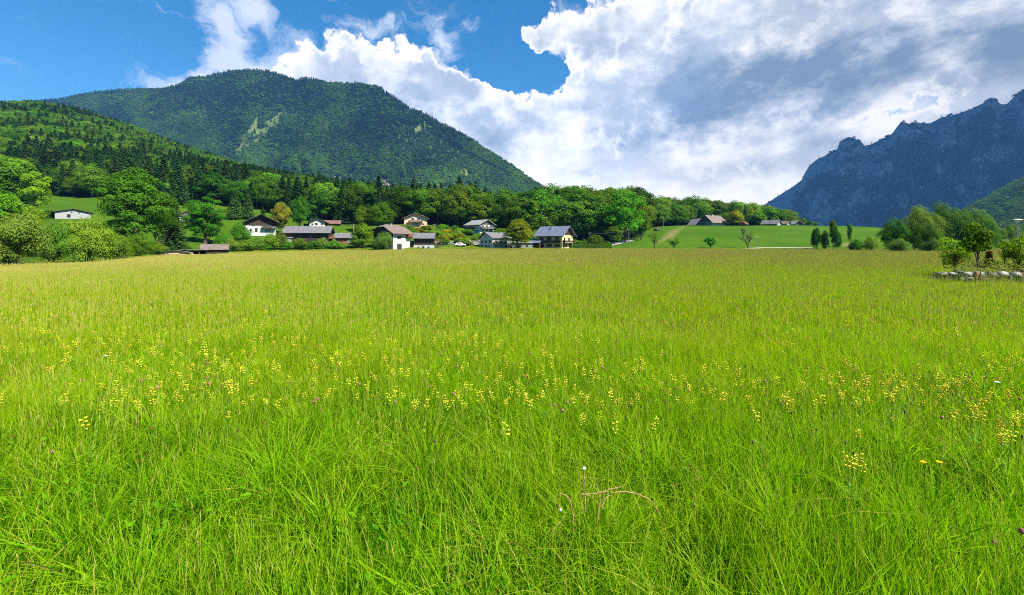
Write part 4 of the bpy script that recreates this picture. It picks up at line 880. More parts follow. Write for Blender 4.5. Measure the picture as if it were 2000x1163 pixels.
stones_wall('retaining_wall', 'grey retaining wall along the field in front of the dark timber cabin', pt(828, 176), pt(884, 178), -.6, 1.9, .6, .8, 4)
stones_wall('retaining_wall', 'mossy low wall below the white half hipped chalet', pt(742, 163), pt(786, 166), -.5, 1.5, .6, .8, 5)
Yt = solveY(905, 478); stones_wall('terrace_wall', 'stepped stone terrace wall on the slope left of the white farmhouse', pt(895, Yt), pt(936, Yt+2), -.4, 1.9, .6, .9, 6)
M_HEDGE = foliage('hedge_leaves', (.045, .12, .012), (.09, .20, .015), .3)
def leafbox(name, label, cat, px0, px1, Y, h, th, n, leaf, color=None, base=None, seed=1, m=None):
    q = np.random.default_rng(seed); (xa, ya), (xb, yb) = pt(px0, Y), pt(px1, Y); L = xb-xa; c = np.stack([q.random(n)*L, (q.random(n)-.5)*th, q.random(n)*h], -1)
    sd_ = q.integers(0, 3, n); c[sd_ == 0, 1] = -th/2+q.normal(size=(sd_ == 0).sum())*.06; c[sd_ == 1, 2] = h+q.normal(size=(sd_ == 1).sum())*.07; nn = unit(np.where((sd_ == 0)[:, None], [[0, -1., .3]], [[0, -.2, 1.]])+q.normal(size=(n, 3))*.5)
    c[:, 2] += .12*h*(fbm(c[:, 0]*.5, c[:, 0]*0, 3, seed)-.5)
    V, f = cards(c, nn, leaf, q); o = obj(name, npmesh(name, V, [f], [m or M_HEDGE], {'tint': np.repeat(q.random(n), 4)}), loc=(xa, ya, gz((xa+xb)/2, ya) if base is None else base))
    if color: o.color = (*color, 1)
    return tag(o, label, cat)
leafbox('hedge', 'long clipped dark green hedge in front of the cream farmhouse', 'hedge', 1057, 1171, 181, 1.75, 1.5, 16000, .16, seed=2)
leafbox('hedge', 'short yellow green hedge at the right end of the long clipped hedge', 'hedge', 1171, 1194, 181.5, 2.0, 1.8, 5000, .16, (2.2, 1.7, 1.0), seed=3)
POLE = plain('pole_wood', (.20, .17, .14), .85, .3, 6, stretch=(1, 1, .2))
def pole(px, top_, base, label, Y=None, name='utility_pole'):
    Yd = Y or solveY(px, base); s = Yd/F; x = (px-1000)/F*Yd; z = gz(x, Yd); H = EYE+(HZ-top_)*s-z
    root = bpy.data.objects.new(name, None); link(root); root.location = (x, Yd, z); tag(root, label, 'pole')
    v, f = tube([(0, 0, -.3), (0, 0, H*.5), (.02, 0, H)], [.17, .14, .11], 8); obj('shaft', npmesh('shaft', v, [f], [POLE], smooth=True), root)
    solid('crossarm', [(-.7, .7, -.06, .06, H-.55, H-.43)], POLE, root)
    for u in (-.6, 0, .6): solid('insulator', [(u-.05, u+.05, -.05, .05, H-.43, H-.25)], WHITE, root)
    return Vector((x, Yd, z+H-.3))
p1 = pole(1228, 447, 484, 'wooden utility pole by the road between the wood and the sparse orchard tree')
p2 = pole(1295, 424, 450, 'wooden utility pole on the grassy rise before the dark wood', Y=262)
p3 = pole(1152, 454, 480, 'wooden utility pole behind the garden shrubs of the cream farmhouse')
p4 = pole(849, 437, 470, 'thin wooden pole behind the solar cabin')
p5 = pole(1121, 446, 474, 'short pale pole just behind the cream farmhouse gable')
p6 = pole(690, 438, 472, 'leaning pale pole at the right end of the reddish shed')
for a, b_, lb in ((p3, p1, 'thin power line sagging between the two poles beside the road'),):
    tt = np.linspace(0, 1, 16); pth = np.array([a.lerp(b_, u)[:] for u in tt]); pth[:, 2] -= 1.6*4*tt*(1-tt)*.5
    v, f = tube(pth, np.full(16, .035), 4); tag(obj('power_line', npmesh('power_line', v, [f], [METAL])), lb, 'cable')
def lamp(px, top_, hw, Y, label):
    s = Y/F; x, y, z = on(px, Y); H = EYE+(HZ-top_)*s-z; root = bpy.data.objects.new('street_lamp', None); link(root); root.location = (x, y, z); tag(root, label, 'street lamp'); w = hw*s
    v, f = tube([(0, 0, -.2), (0, 0, H-w*1.1)], [.045, .035], 8); obj('post', npmesh('post', v, [f], [METAL], smooth=True), root)
    v, f = tube([(0, 0, H-w*1.1), (0, 0, H-w*.95), (0, 0, H-w*.2)], [w*.12, w*.34, w*.44], 16); obj('lantern', npmesh('lantern', v, [f], [plain('milk_glass', (.62, .64, .60), .35)], smooth=True), root)
    v, f = tube([(0, 0, H-w*.2), (0, 0, H-w*.16), (0, 0, H)], [w*.9, w*.88, w*.12], 20); cp = obj('cap', npmesh('cap', v, [f], [plain('pale_cap', (.72, .72, .72), .5)], smooth=True), root)
lamp(1987, 428, 8, 34, 'street lamp with pale lantern and wide white cap rising over the garden shrubs')
lamp(1478, 463, 3.4, 176, 'small white headed street lamp beside the bare orchard tree')
TYRE = plain('tyre', (.02, .02, .02), .8)
def car(px, base, rz, paint, label):
    Yd = solveY(px, base); x, y, z = on(px, Yd); root = bpy.data.objects.new('parked_car', None); link(root); root.location = (x, y, z); root.rotation_euler = (0, 0, R(rz)); tag(root, label, 'car', 'cars parked by the houses')
    prof = [(-2.1, .35), (-2.15, .8), (-1.9, 1.0), (-1.5, 1.42), (.3, 1.46), (1.0, 1.0), (1.95, .85), (2.15, .6), (2.1, .35)]
    n = len(prof); V = [(a, y_*(.92 if c > 1.2 else 1), c) for y_ in (-.85, .85) for a, c in prof]; me = bpy.data.meshes.new('body'); me.from_pydata(V, [], [list(range(n)), list(range(2*n-1, n-1, -1))]+[[i, i+n, (i+1) % n+n, (i+1) % n] for i in range(n)]); me.materials.append(paint); me.update(); b_ = obj('body', me, root)
    md = b_.modifiers.new('bevel', 'BEVEL'); md.width = .06; md.segments = 2
    for sy in (-1, 1): solid('side_window', [(-1.35, .35, sy*.80-.07, sy*.80+.07, 1.02, 1.34)], GLASS, root)
    for a in (-1.35, 1.35):
        for sy in (-.8, .8):
            v, f = tube([(a, sy-.1, .33), (a, sy-.1, .33), (a, sy+.1, .33), (a, sy+.1, .33)], [.02, .33, .33, .02], 14); obj('wheel', npmesh('wheel', v, [f], [TYRE]), root)
car(899, 487, 12, plain('white_paint', (.75, .75, .75), .3, .03, spec=.5), 'white car parked at the field edge left of the white farmhouse')
car(806, 478, 5, plain('silver_paint', (.62, .64, .66), .3, .03, spec=.5), 'silver white car beside the white half hipped chalet')
car(1019, 486, 70, plain('black_paint', (.02, .02, .025), .25, .03, spec=.5), 'dark car standing before the low grey garage')
def fence(px0, px1, Y):
    x0, y0 = pt(px0, Y); x1, y1 = pt(px1, Y); z = gz((x0+x1)/2, Y); root = bpy.data.objects.new('rail_fence', None); link(root); root.location = (x0, y0, z); tag(root, 'short timber rail fence at the field edge below the stone terrace', 'fence')
    L = x1-x0
    for k in range(6): u = k*L/5; solid('post', [(u-.07, u+.07, -.07, .07, -.3, 1.15)], GWOOD, root)
    for z_ in (.55, .95): solid('rail', [(0, L, -.10, -.07, z_, z_+.12)], GWOOD, root)
fence(902, 921, 178)
def ribbon(name, label, pts, w, m):
    P = []
    for px, py in pts: Yd = solveY(px, py); P.append(((px-1000)/F*Yd, Yd))
    P = np.array(P); tt = np.linspace(0, len(P)-1, 60); X = np.interp(tt, range(len(P)), P[:, 0]); Yy = np.interp(tt, range(len(P)), P[:, 1]); d = unit(np.gradient(np.stack([X, Yy], -1), axis=0)); nx, ny = -d[:, 1], d[:, 0]
    V = []
    for k in (-1, -.33, .33, 1): xx, yy = X+nx*w*k/2, Yy+ny*w*k/2; V.append(np.stack([xx, yy, ground_z(xx, yy)+.16], -1))
    V = np.stack(V, 1).reshape(-1, 3); i, j = np.meshgrid(np.arange(3), np.arange(59)); f = np.stack([j*4+i, j*4+i+1, (j+1)*4+i+1, (j+1)*4+i], -1).reshape(-1, 4)
    tag(obj(name, npmesh(name, V, [f], [m], smooth=True)), label, kind='structure')
ribbon('road', 'pale road climbing past the wood', [(1130, 486.5), (1160, 484.5), (1190, 479.5), (1215, 474), (1237, 468.5)], 4.5, plain('road_surface', (.30, .29, .28), .9, .12, 1.5))
ribbon('farm_track', 'pale farm track at the foot of the grassy knoll', [(1455, 486.3), (1490, 485.2), (1530, 485.0), (1590, 485.4)], 3.0, plain('track_dirt', (.34, .30, .22), .95, .2, 1.5))
q = np.random.default_rng(9)
def boulder(px, base, r_, label, m=None, Y=None):
    import bmesh
    Yd = Y or solveY(px, base); x, y, z = on(px, Yd); bm = bmesh.new(); bmesh.ops.create_icosphere(bm, subdivisions=3, radius=1); v = np.array([a.co[:] for a in bm.verts]); f = np.array([[a.index for a in b.verts] for b in bm.faces]); bm.free()
    v = v*(1+.35*(fbm(v[:, 0]*1.5+px, v[:, 1]*1.5+v[:, 2], 4, 3)[:, None]-.5))*np.array([r_*1.3, r_, r_*.85]); tag(obj('boulder', npmesh('boulder', v, [f], [m or STONE], smooth=True), loc=(x, y, z+r_*.35)), label, 'boulder')
boulder(234, 503, .8, 'pale boulder lying before the left bushes')
boulder(1283, 442, 1.5, 'dark boulder at the foot of the wood on the grassy rise', plain('dark_rock', (.06, .055, .05), .9, .3), Y=268)

# ------------------------------------------------------------------ single trees and shrubs
M_FINE = foliage('willow_leaves', (.085, .18, .02), (.14, .27, .03), .38)
BU = [broad_tree('bush', 400+k, cw=[1.35, 1.2, 1.5][k], base=.0, nb=[60, 54, 66][k], nleaf=16000, leaf=.020, br=[.115, .13, .11][k], shape='low', flat=1.0, trunk=.012, stems=3, m=M_FINE if k != 1 else M_LEAF) for k in range(3)]
SB = [broad_tree('shrub', 410+k, cw=[1.2, 1.0, 1.4][k], base=-.02, nb=[26, 22, 30][k], nleaf=3200, leaf=.05, br=[.18, .2, .16][k], shape='low', flat=1.0, trunk=.014, stems=3) for k in range(3)]
MP = [broad_tree('maple', 420+k, cw=[.86, .66][k], base=[.06, .03][k], nb=[95, 80][k], nleaf=20000, leaf=.0165, br=[.105, .12][k], flat=.8, trunk=.025, shape='dome' if k == 0 else 'round') for k in range(2)]
SPH = [spruce_tree('spruce', 430+k, tiers=26, bw=[.24, .2][k], per=18, seg=7, leaf=.02) for k in range(2)]
LO = [broad_tree('orchard', 440+k, cw=[.95, .9, .8][k], base=.22, nb=[16, 18, 20][k], nleaf=[700, 1500, 3200][k], leaf=[.035, .04, .045][k], br=[.17, .16, .19][k], trunk=.03, flat=.7) for k in range(3)]
def T(kind, px, base, top_, wpx, name, label, cat, color=None, Y=None, group=None, k=None, z=None):
    lib = dict(bush=BU, shrub=SB, maple=MP, spruce=SPH, broad=BR, orch=LO)[kind]; Yd = Y or solveY(px, base); x = (px-1000)/F*Yd; zz_ = gz(x, Yd) if z is None else z; h = EYE+(HZ-top_)*Yd/F-zz_
    i = (k if k is not None else int(q.integers(0, len(lib)))) % len(lib); me = lib[i][1]; cw_ = {'bush': [1.35, 1.2, 1.5], 'shrub': [1.2, 1., 1.4], 'maple': [.86, .66], 'spruce': [.48, .4], 'broad': [.72, .8, .66, .9, .75, .6], 'orch': [.95, .9, .8]}[kind][i]
    cosv = 1/math.sqrt(1+((px-1000)/F)**2); wide = (wpx*Yd/F*(.6+.4*cosv))/(h*cw_*1.02)
    return place_tree(lib[i], x, Yd, h, wide, label, cat, group, name, color=color, z=zz_)
A = 'bushes at the left end of the meadow'
T('bush', 18, 521, 402, 170, 'willow_bush', 'largest grey green willow bush at the left end of the meadow', 'bush', (1.2, 1.1, 1.2), Y=50, k=0)
T('bush', 104, 518, 428, 120, 'willow_bush', 'dark lower willow bush in front between the large willow bush and the pale one', 'bush', (.95, 1.0, .9), Y=54, k=2)
T('bush', 168, 514, 417, 150, 'willow_bush', 'yellow green spreading bush below the pale grey barn', 'bush', (1.3, 1.2, .85), Y=57, k=2)
T('bush', 222, 510, 452, 80, 'bush', 'small yellowish bush beside the pale boulder', 'bush', (1.35, 1.15, .7), Y=60, k=0)
T('bush', 268, 500, 456, 74, 'bush', 'round dark green bush at the foot of the big maple', 'bush', (.9, 1, .9), Y=88, k=1)
T('bush', -90, 524, 380, 170, 'willow_bush', 'willow bush cut by the left end of the view', 'bush', None, Y=48, k=1)
T('broad', 2, 470, 372, 90, 'broadleaf_tree', 'bright green tree rising behind the large willow bush', 'tree', (1.5, 1.3, .9), Y=92, k=1)
T('broad', 58, 470, 402, 60, 'broadleaf_tree', 'fresh green tree behind the dark lower willow bush', 'tree', (1.3, 1.25, .9), Y=98, k=3)
T('broad', 72, 430, 334, 60, 'broadleaf_tree', 'light tipped tree at the left end of the bright slope meadow', 'tree', (1.9, 1.6, 1.1), Y=175, k=0)
T('spruce', 40, 430, 330, 60, 'spruce_tree', 'dark spruce beside the light tipped tree', 'spruce', (.9, .9, 1), Y=182, k=0)
T('broad', 8, 430, 300, 110, 'broadleaf_tree', 'tall dark tree above the leftmost bushes', 'tree', (.75, .8, .8), Y=178, k=2)
T('broad', -60, 430, 290, 120, 'broadleaf_tree', 'tall tree at the left end of the slope meadow', 'tree', None, Y=176, k=4)
T('bush', 100, 440, 410, 70, 'bush', 'olive bush left of the pale grey barn', 'bush', (.9, .9, .8), Y=150, k=1)
T('maple', 262, 497, 328, 150, 'maple_tree', 'big spreading maple with layered bright crown left of the field sheds', 'tree', None, Y=98, k=0)
T('broad', 312, 495, 368, 62, 'broadleaf_tree', 'narrow dark tree against the right side of the big maple', 'tree', (.75, .85, .8), Y=108, k=5)
T('spruce', 340, 494, 374, 56, 'spruce_tree', 'olive brown spruce between the big maple and the dense dark tree', 'spruce', (2.2, 1.35, 1.1), Y=112, k=0)
T('maple', 400, 488, 375, 78, 'linden_tree', 'dense dark oval tree behind the tiled field shed', 'tree', (.8, .95, .85), Y=138, k=1)
T('bush', 350, 496, 472, 50, 'bush', 'dark bush behind the timber pile', 'bush', (.7, .8, .8), k=1)
T('bush', 300, 499, 470, 60, 'bush', 'bright low bush at the right foot of the big maple', 'bush', (1.2, 1.2, 1), k=1)
T('spruce', 459, 428, 369, 38, 'spruce_tree', 'taller of the two spruces on the slope meadow', 'spruce', (1.2, 1.15, 1), k=0)
T('spruce', 484, 428, 374, 28, 'spruce_tree', 'slimmer of the two spruces on the slope meadow', 'spruce', (1.3, 1.2, 1), k=1)
T('spruce', 513, 440, 401, 16, 'spruce_tree', 'small black green spruce rising over the black gable chalet', 'spruce', (.7, .7, .8), k=1)
T('broad', 548, 458, 391, 40, 'copper_tree', 'rust brown leaved tree right of the black gable chalet', 'tree', (3.2, 1.15, 1.6), k=4)
T('broad', 470, 484, 437, 46, 'broadleaf_tree', 'dark round tree below the slope left of the black gable chalet', 'tree', (.9, 1, .9), k=1)
T('broad', 586, 450, 385, 44, 'broadleaf_tree', 'dark green tree between the copper tree and the low white house', 'tree', (.85, .95, .9), k=3)
row = [(438,490,455,40),(452,493,462,44),(478,493,468,40),(503,492,462,38),(528,491,455,42),(548,490,448,34),(560,492,470,36),(585,491,464,40),(610,490,468,36),(628,490,462,34),(652,490,470,38),(668,489,474,30),
       (438,491,474,30),(464,492,480,34),(520,493,478,40),(597,491,476,34),(640,490,476,30)]
nm = ['tallest', 'dark', 'bright', 'rounded', 'spreading', 'fresh green', 'low', 'bushy', 'dense', 'upright', 'wide', 'small']
for i, (a, b, c, d) in enumerate(row):
    T('bush' if i % 2 else 'shrub', a, b, c, d, 'garden_shrub', 'leafy shrub in the row along the field edge before the dark timber house', 'shrub', tuple(np.array([1, 1, .9])*(.8+.45*q.random())), group='shrubs along the field edge')
T('broad', 708, 490, 434, 44, 'broadleaf_tree', 'bright green tree left of the white half hipped chalet', 'tree', (1.35, 1.35, .9), k=1)
T('broad', 700, 489, 462, 44, 'broadleaf_tree', 'dark leafy tree below the bright one at the field edge', 'tree', (.8, .95, .9), k=3)
T('bush', 750, 490, 448, 40, 'bush', 'pale grey green tree like bush before the half hipped chalet', 'bush', (1.15, 1.0, 1.3), Y=157, k=0)
T('bush', 735, 490, 466, 34, 'bush', 'dark bush left of the pale grey green bush', 'bush', (.75, .85, .8), Y=157, k=1)
T('bush', 806, 489, 475, 22, 'bush', 'dark rounded bush between the half hipped chalet and the solar cabin', 'bush', (.7, .95, .8), k=1)
T('bush', 789, 489.5, 482, 16, 'bush', 'low bush at the foot of the half hipped chalet', 'bush', (1, 1, .8), k=0)
T('broad', 745, 452, 396, 60, 'broadleaf_tree', 'broad green tree at the wood edge above the half hipped chalet', 'tree', (1.2, 1.3, .9), k=3)
T('broad', 712, 452, 402, 50, 'broadleaf_tree', 'rounded green tree above the bright tree beside the chalet', 'tree', (1.3, 1.3, .9), k=1)
for i in range(74):
    px = 776+176*q.random(); py = np.interp(px, [776, 800, 842, 880, 920, 952], [452, 447, 446, 449, 460, 463])+np.interp(px, [776, 842, 880, 920, 952], [10, 32, 32, 20, 16])*q.random(); sz = 9+9*q.random()
    if 776 < px < 800 and py > 462: continue
    ru = q.random() < .2; T('shrub', px, py, py-sz*.75, sz*1.5, 'slope_shrub', ('low rust tinted' if ru else 'low green')+' shrub on the bushy slope '+('above the half hipped chalet' if px < 805 else 'above the solar cabin' if px < 866 else 'beside the stone terrace' if px < 910 else 'below the pale roofed chalet'), 'shrub', tuple(np.array([1.35, 1.15, .8])*(.7+.6*q.random())*np.array([1.7 if ru else 1, .85 if ru else 1, 1])), group='shrubs on the bushy slope')
for a, b, c, d in ((975,468,443,34),(1000,470,440,40),(1025,472,446,40),(1045,478,450,34),(955,462,448,24),(1128,484,468,26),(868,450,438,20),(888,450,440,18),(862,452,436,16),(985,474,452,30)):
    T('shrub', a, b, c, d, 'shrub', 'fresh green shrub at the foot of the wood around the russet tree', 'shrub', tuple(np.array([1.2, 1.2, .9])*(.8+.4*q.random())), group='shrubs at the foot of the wood')
T('maple', 1012, 489, 427, 64, 'chestnut_tree', 'round russet green tree standing between the two farmhouses', 'tree', (2.3, 1.35, .9), Y=172, k=0)
T('broad', 1220, 484, 372, 92, 'broadleaf_tree', 'large bright green tree at the right end of the tall wood', 'tree', (1.45, 1.45, .9), Y=214, k=3)
T('broad', 1252, 480, 410, 34, 'broadleaf_tree', 'smaller dark tree right beside the large bright tree', 'tree', (.9, 1, .9), Y=222, k=0)
T('broad', 1200, 484, 440, 36, 'broadleaf_tree', 'dark low tree under the large bright tree by the road', 'tree', (.8, .9, .9), Y=206, k=4)
for a, b, c, d, cl, lb in ((1116,487,462,24,(.9,1,.9),'dark shrub right against the gable of the cream farmhouse'),(1163,486,457,34,(1.25,1.3,1.2),'pale bright shrub tree in the garden behind the hedge'),
                           (1141,486,468,22,(1.1,1.2,.9),'rounded green shrub in the middle of the hedge garden'),(1186,485,470,18,(.8,.9,.9),'dark shrub at the road end of the hedge garden')):
    T('shrub', a, b, c, d, 'garden_shrub', lb, 'shrub', cl, Y=188)
T('orch', 1278, 487, 455, 30, 'orchard_tree', 'sparse small tree with thin brownish crown left of its leafier neighbour', 'tree', (1.5, 1.1, .9), k=0)
T('orch', 1316, 488, 463, 30, 'orchard_tree', 'small leaning tree with drooping crown at the knoll foot', 'tree', (1.1, 1.1, .9), k=1)
T('orch', 1388, 488, 462, 24, 'orchard_tree', 'small round deep green tree alone before the knoll', 'tree', (1.0, 1.2, .8), k=2)
T('broad', 1436, 446, 410, 34, 'broadleaf_tree', 'golden yellow tree beside the knoll farmhouse', 'tree', (3.4, 1.9, .8), Y=303, k=1)
T('spruce', 1455, 446, 398, 14, 'spruce_tree', 'slim dark conifer behind the golden yellow tree', 'spruce', None, Y=330, k=1)
for a, c, d, cl, lb in ((1484,414,30,(1.3,1.3,1),'light green tree behind the two humped grey cottage'),(1506,402,34,(1.3,1.3,.9),'bright tree crown highest over the grey knoll cottages'),(1524,408,22,(.7,.8,.9),'dark tree among the bright crowns over the cottages'),
                        (1535,418,26,(1.6,1.5,.8),'yellow green tree right over the low brown cottage'),(1566,424,18,(1.7,1.6,.9),'pale green round tree behind the pale roofed cottage'),(1580,430,18,(1.7,1.6,.9),'low green bush tree at the right end of the knoll trees'),(1592,434,14,(1.4,1.4,.9),'last low bush at the right end of the knoll trees')):
    T('broad', a, 446, c, d, 'broadleaf_tree', lb, 'tree', cl, Y=335)
T('shrub', 1594, 486, 443, 20, 'young_tree', 'left upright tree of the dark cluster at the knoll foot', 'tree', (.75, .95, .8), Y=183, k=1)
T('shrub', 1611, 486.5, 446, 20, 'young_tree', 'middle dense tree of the dark cluster at the knoll foot', 'tree', (.7, .9, .8), Y=182, k=0)
T('broad', 1627, 486, 424, 14, 'poplar_tree', 'slim tall tree rising out of the dark cluster', 'tree', (1.1, 1.2, .9), Y=186, k=5)
T('shrub', 1634, 486, 448, 22, 'young_tree', 'right leaning tree of the dark cluster at the knoll foot', 'tree', (.9, 1, .8), Y=184, k=2)
T('broad', 1660, 480, 435, 10, 'poplar_tree', 'very slim young tree standing alone right of the dark cluster', 'tree', (1.1, 1.2, .9), Y=196, k=2)
T('bush', 1672, 488.5, 466, 34, 'bush', 'left rounded bush of the pair at the knoll foot', 'bush', (.9, 1.0, .7), Y=150, k=1)
T('bush', 1702, 489, 459, 38, 'bush', 'right rounded bush of the pair at the knoll foot', 'bush', (1.05, 1.05, .7), Y=148, k=2)
T('bush', 1748, 488, 424, 66, 'broadleaf_tree', 'round dark green tree at the left of the big willow group', 'tree', (.8, .95, .75), Y=118, k=1)
T('bush', 1806, 489, 434, 70, 'bush', 'bright green bush in front of the big willow group', 'bush', (1.0, 1.1, .75), Y=112, k=1)
T('bush', 1752, 489, 462, 50, 'bush', 'grey green low bush under the round dark tree', 'bush', (.75, .8, 1.1), Y=104, k=0)
T('bush', 1820, 489.5, 464, 46, 'bush', 'low grey bush at the right foot of the bright bush', 'bush', (.75, .85, .95), Y=102, k=0)
T('bush', 1800, 482, 391, 92, 'willow_tree', 'large round willow at the left of the big group', 'tree', (1.05, 1.0, .85), Y=150, k=0)
T('bush', 1846, 482, 387, 96, 'willow_tree', 'tallest willow crown in the middle of the big group', 'tree', (1.1, 1.0, .85), Y=156, k=2)
T('bush', 1896, 482, 398, 86, 'willow_tree', 'olive willow at the right of the big group', 'tree', (1.2, 1.0, .9), Y=152, k=0)
T('bush', 1930, 480, 425, 50, 'bush', 'small olive bush right of the big willow group', 'bush', (1, .95, .8), Y=140, k=2)
T('bush', 1945, 470, 440, 40, 'bush', 'distant rounded bush before the pale far meadow', 'bush', (1, 1, .9), Y=210, k=1)
T('bush', 1975, 462, 436, 46, 'bush', 'distant bush beneath the street lamp', 'bush', (1.1, 1.1, 1.1), Y=230, k=2)
T('bush', 2030, 466, 432, 60, 'bush', 'distant bush at the right end of the view', 'bush', None, Y=215, k=0)

# bare fruit tree
def twig_tree(px, base, top_, label, seed, leaves=260):
    Yd = solveY(px, base); x, y, z = on(px, Yd); H = EYE+(HZ-top_)*Yd/F-z; r_ = np.random.default_rng(seed); parts = []; tips = []
    def grow(p, d, L, rad, lev):
        n = 4; pth = [p]; 
        for i in range(n): d = unit(d+r_.normal(size=3)*.13+np.array([0, 0, .05])); pth.append(pth[-1]+d*L/n)
        parts.append(tube(np.array(pth), np.linspace(rad, rad*.55, n+1), 5 if lev < 2 else 3)); 
        if lev >= 3: tips.append(pth[-1]); tips.append(pth[2]); return
        for i in range(4 if lev else 6):
            t0 = pth[2 if i % 2 else 3] if lev else pth[1+i % 4]; a = r_.random()*6.28; out = np.array([math.cos(a), math.sin(a), .35+.7*r_.random()]); grow(t0, unit(out+d*.5), L*(.62 if lev else .55), rad*.5, lev+1)
        grow(pth[-1], d, L*.6, rad*.55, lev+1)
    grow(np.array([0, 0, -.1]), np.array([0, 0, 1.]), H*.5, H*.028, 0)
    V, f = join(parts); root = bpy.data.objects.new('fruit_tree', None); link(root); root.location = (x, y, z); root.rotation_euler[2] = .8; tag(root, label, 'tree'); obj('trunk', npmesh('trunk', V, [f], [M_BARK], {'tint': np.zeros(len(V))}), root)
    tp = np.array(tips); c = tp[r_.integers(0, len(tp), leaves)]+r_.normal(size=(leaves, 3))*.12; Vl, fl = cards(c, unit(r_.normal(size=(leaves, 3))), .16, r_); cr_ = obj('crown', npmesh('crown', Vl, [fl], [M_LEAF], {'tint': np.repeat(r_.random(leaves), 4)}), root); cr_.color = (1.3, 1.1, .9, 1)
twig_tree(1462, 488, 439, 'nearly bare fruit tree with dark spreading twigs before the knoll', 6)

# garden bed behind the stone wall
q2 = np.random.default_rng(31); bx = np.linspace(0, 10, 40); by = np.linspace(16.4, 20.5, 16); BX, BY = np.meshgrid(bx, by)
BX = BX+15.4+(BY-16.4)*.95
BZ = .42+.11*(BY-16.4)+.10*fbm(BX, BY, 3, 8)-.6*sstep(19.5, 20.5, BY)-.6*(1-sstep(.1, 2.4, BX-15.4-(BY-16.4)*.95)); ii, jj = np.meshgrid(np.arange(39), np.arange(15))
soil = plain('bed_soil', (.14, .11, .06), .95, .4, 3, bs=.8, bd=.08)
tag(obj('garden_bed', npmesh('garden_bed', np.stack([BX, BY, BZ], -1).reshape(-1, 3), [np.stack([jj*40+ii, jj*40+ii+1, (jj+1)*40+ii+1, (jj+1)*40+ii], -1).reshape(-1, 4)], [soil], smooth=True)), 'raised planting bed behind the boulder wall', kind='structure')
n = 15000; c = np.stack([9.2*q2.random(n)+.7, 16.5+3.3*q2.random(n), np.zeros(n)], -1); c[:, 0] += 15.4+(c[:, 1]-16.4)*.95; dn = fbm(c[:, 0]*1.3, c[:, 1]*1.3, 3, 12); c = c[dn > .36]; dn = dn[dn > .36]; c[:, 2] = .46+.11*(c[:, 1]-16.4)+(.05+.16*q2.random(len(c)))*(dn/.6)*(1+.8*(np.abs(c[:, 0]-19.4) < .8)); n = len(c)
V, f = cards(c, unit(q2.normal(size=(n, 3))*.5+np.array([0, -.3, 1])), .055, q2); gc = obj('ground_cover', npmesh('ground_cover', V, [f], [foliage('cover_leaves', (.10, .20, .02), (.20, .24, .03), .35)], {'tint': np.repeat(q2.random(n), 4)})); tag(gc, 'low yellowish ground cover plants creeping over the raised bed', 'ground cover', kind='stuff')
GY_ = 18.0
yt = broad_tree('young', 500, cw=.60, base=.24, nb=20, nleaf=950, leaf=.046, br=.17, shape='cone', flat=.8, trunk=.011)
xx = (1911-1000)/F*17.6; place_tree(yt, xx, 17.6, EYE+(HZ-424)/F*17.6-.6, .95, 'young broadleaf tree with large bright leaves planted in the raised bed', 'tree', name='young_tree', color=(1.25, 1.25, .9), z=.6)
T('orch', 1866, 520, 462, 66, 'garden_shrub', 'loose bright shrub in the bed left of the young tree', 'shrub', (2.2, 1.9, .9), Y=18.6, k=1, z=0.69)
T('orch', 1893, 520, 486, 30, 'garden_shrub', 'thin low shrub just left of the young tree trunk', 'shrub', (2.2, 1.9, .9), Y=18.9, k=0, z=0.73)
T('orch', 1845, 515, 478, 36, 'garden_shrub', 'small shrub at the left end of the raised bed', 'shrub', (2.0, 1.8, .9), Y=19.3, k=0, z=0.77)
T('orch', 1990, 522, 456, 64, 'garden_shrub', 'olive shrub with dark stems at the right end of the bed', 'shrub', (2.0, 1.45, .8), Y=17.6, k=1, z=0.58)
T('orch', 1962, 522, 470, 36, 'garden_shrub', 'small olive shrub between the burgundy cone and the right shrub', 'shrub', (1.8, 1.4, .8), Y=18.2, k=0, z=0.65)
T('orch', 2040, 522, 446, 70, 'garden_shrub', 'shrub cut by the right end of the view', 'shrub', None, Y=17.2, k=1, z=0.54)
cn = broad_tree('cone', 501, cw=.62, base=.0, nb=40, nleaf=6000, leaf=.03, br=.12, shape='cone', flat=1.0, trunk=.02, m=foliage('burgundy_leaves', (.055, .022, .014), (.10, .05, .02), .2))
xx = (1932-1000)/F*18; place_tree(cn, xx, 18, .85, .8, 'dense burgundy brown conical shrub behind the young tree', 'shrub', name='conical_shrub', z=.63)
x_ = (1907-1000)/F*15.9; st_ = bpy.data.objects.new('tree_stump', None); link(st_); st_.location = (x_, 15.9, gz(x_, 15.9)); tag(st_, 'rusty brown wooden stump with a thin stake in front of the boulder wall', 'stump')
v, f = tube([(0, 0, -.1), (.01, 0, .25), (-.02, .0, .45), (0, 0, .64), (0, 0, .66)], [.06, .055, .05, .075, .02], 10); obj('stump', npmesh('stump', v, [f], [plain('rust_wood', (.22, .10, .05), .9, .4, 8, bs=.7)], smooth=True), st_)
v, f = tube([(.17, 0, -.1), (.15, 0, .7)], [.02, .018], 6); obj('stake', npmesh('stake', v, [f], [POLE]), st_)
